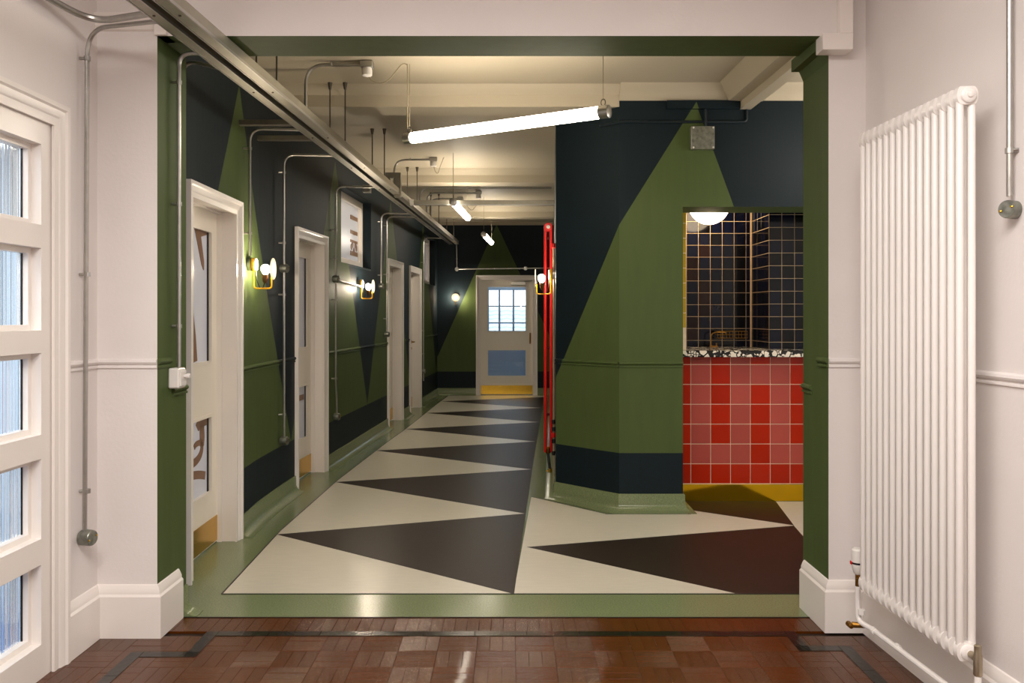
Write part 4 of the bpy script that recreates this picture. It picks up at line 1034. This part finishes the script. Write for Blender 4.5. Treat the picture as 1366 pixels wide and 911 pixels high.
# ------------------------------------------------------------------ radiator
ya, yb = 3.54, 2.83; xa, xb = 1.475, 1.502; NS = 15; RB0, RB1 = 0.297, 2.196
ang = math.atan2(yb-ya, xb-xa)
t = thing('column_radiator', 'tall white two-column radiator on the right lobby wall', 'radiator', (xa, ya, 0), ang)
Lr = math.hypot(yb-ya, xb-xa); DC = 0.041          # local x runs towards the camera, local -y... wall side is +y
sgn = 1
hd = MB(); tubes_me = None
sec = MB()
rt = 0.0125
prof = [(0.004, RB0+0.006), (rt, RB0+0.03), (rt, RB1-0.03), (0.004, RB1-0.006)]
sec.lathe(prof, None, 12)
sec_me = sec.mesh('radiator_column', M_rad)
head_mes = []
for z0_, z1_ in ((RB0-0.012, RB0+0.05), (RB1-0.05, RB1+0.012)):
    zc_ = (z0_+z1_)/2; hh = (z1_-z0_)/2; P = []
    n = 20; head = MB()
    for s_ in (-0.013, 0.013):
        for k in range(n):
            q = 2*math.pi*k/n; cx_ = DC/2 + (DC/2 if math.cos(q) > 0 else -DC/2) + 0.016*math.cos(q); P.append((s_, cx_, zc_ + hh*math.sin(q)))
    head.faces(P, [tuple(range(n)), tuple(range(n, 2*n))[::-1]] + [(k, (k+1) % n, n+(k+1) % n, n+k) for k in range(n)])
    head.lathe([(0.017, -Lr/(NS-1)/2), (0.017, Lr/(NS-1)/2)], Matrix.Translation((0, DC/2, zc_)) @ Matrix.Rotation(R(90), 4, 'Y'), 12)
    head_mes.append(head.mesh('radiator_header', M_rad))
for i in range(NS):
    x = Lr*i/(NS-1); link('column_tube', sec_me, t, (x, 0, 0)); link('column_tube', sec_me, t, (x, DC, 0))
    for hm in head_mes: link('header', hm, t, (x, 0, 0))
for z in (RB0+0.019, RB1-0.019):
    MB().lathe([(0.026, 0.012), (0.026, 0.022), (0.021, 0.026), (0.012, 0.027), (0.010, 0.032), (0.004, 0.034)], Matrix.Translation((Lr, DC/2, z)) @ Matrix.Rotation(R(90), 4, 'Y'), 24).obj('end_plug', M_rad, t)
# near valve (brass lockshield) and pipe
v = MB().tube([(Lr+0.03, DC/2, RB0+0.019), (Lr+0.062, DC/2, RB0+0.019)], [0.012, 0.014], 12); v.lathe([(0.01, -0.05), (0.014, -0.045), (0.014, 0.02), (0.012, 0.026), (0.012, 0.05), (0.006, 0.055)], Matrix.Translation((Lr+0.07, DC/2, RB0+0.012)), 14)
v.obj('lockshield_valve', M_nickel, t)
MB().tube(fillet([(Lr+0.07, DC/2, RB0-0.03), (Lr+0.07, DC/2, 0.13), (Lr+0.15, DC/2+0.02, 0.10), (Lr+0.9, DC/2+0.01, 0.09)], 0.03), 0.011, 10).obj('feed_pipe', M_rad, t)
# thermostatic valve and long return pipe
tv = MB().lathe([(0.012, 0), (0.018, 0.006), (0.024, 0.03), (0.026, 0.04), (0.026, 0.105), (0.02, 0.112), (0.0, 0.113)], Matrix.Translation((-0.078, 0.012, 0.33)), 20).obj('thermostatic_head', M_plastic, t)
MB().lathe([(0.0265, 0.046), (0.0265, 0.054)], Matrix.Translation((-0.078, 0.012, 0.33)), 20).obj('marker_band', M_black, tv)
MB().rbox(-0.093, -0.076, -0.017, -0.0125, 0.372, 0.386, 0.001).obj('red_marker', M_red, tv)
v = MB().tube([(-0.078, 0.012, 0.33), (-0.078, 0.012, 0.27)], 0.011, 10); v.tube([(-0.078, 0.012, 0.315), (0, 0.02, 0.315)], 0.010, 10); v.obj('valve_body', M_brassd, t)
MB().tube(fillet([(-0.078, 0.012, 0.28), (-0.078, 0.012, 0.13), (0.0, 0.035, 0.125), (0.9, 0.06, 0.125), (1.6, 0.075, 0.125)], 0.035), 0.0115, 10).obj('return_pipe', M_rad, t)
for x_, zz in ((-0.06, 0.165), (0.02, 0.125), (0.20, 0.125)): MB().tube([(x_-0.012 if zz < 0.16 else x_, 0.02+max(0, x_)*0.06+ (0.013 if zz < .16 else 0), zz-0.0), (x_+0.012 if zz < 0.16 else x_, 0.02+max(0, x_)*0.06+(0.013 if zz < .16 else 0), zz if zz < .16 else zz+0.02)], 0.0145, 10).obj('pipe_fitting', M_rad, t)
v = MB().tube([(-0.055, 0.035, 0.118), (-0.085, -0.01, 0.112)], [0.011, 0.013], 10); v.lathe([(0.004, -0.02), (0.012, -0.016), (0.012, 0.016), (0.004, 0.02)], Matrix.Translation((-0.09, -0.018, 0.11)) @ Matrix.Rotation(R(90), 4, 'Y'), 12); v.obj('drain_cock', M_brassd, t)
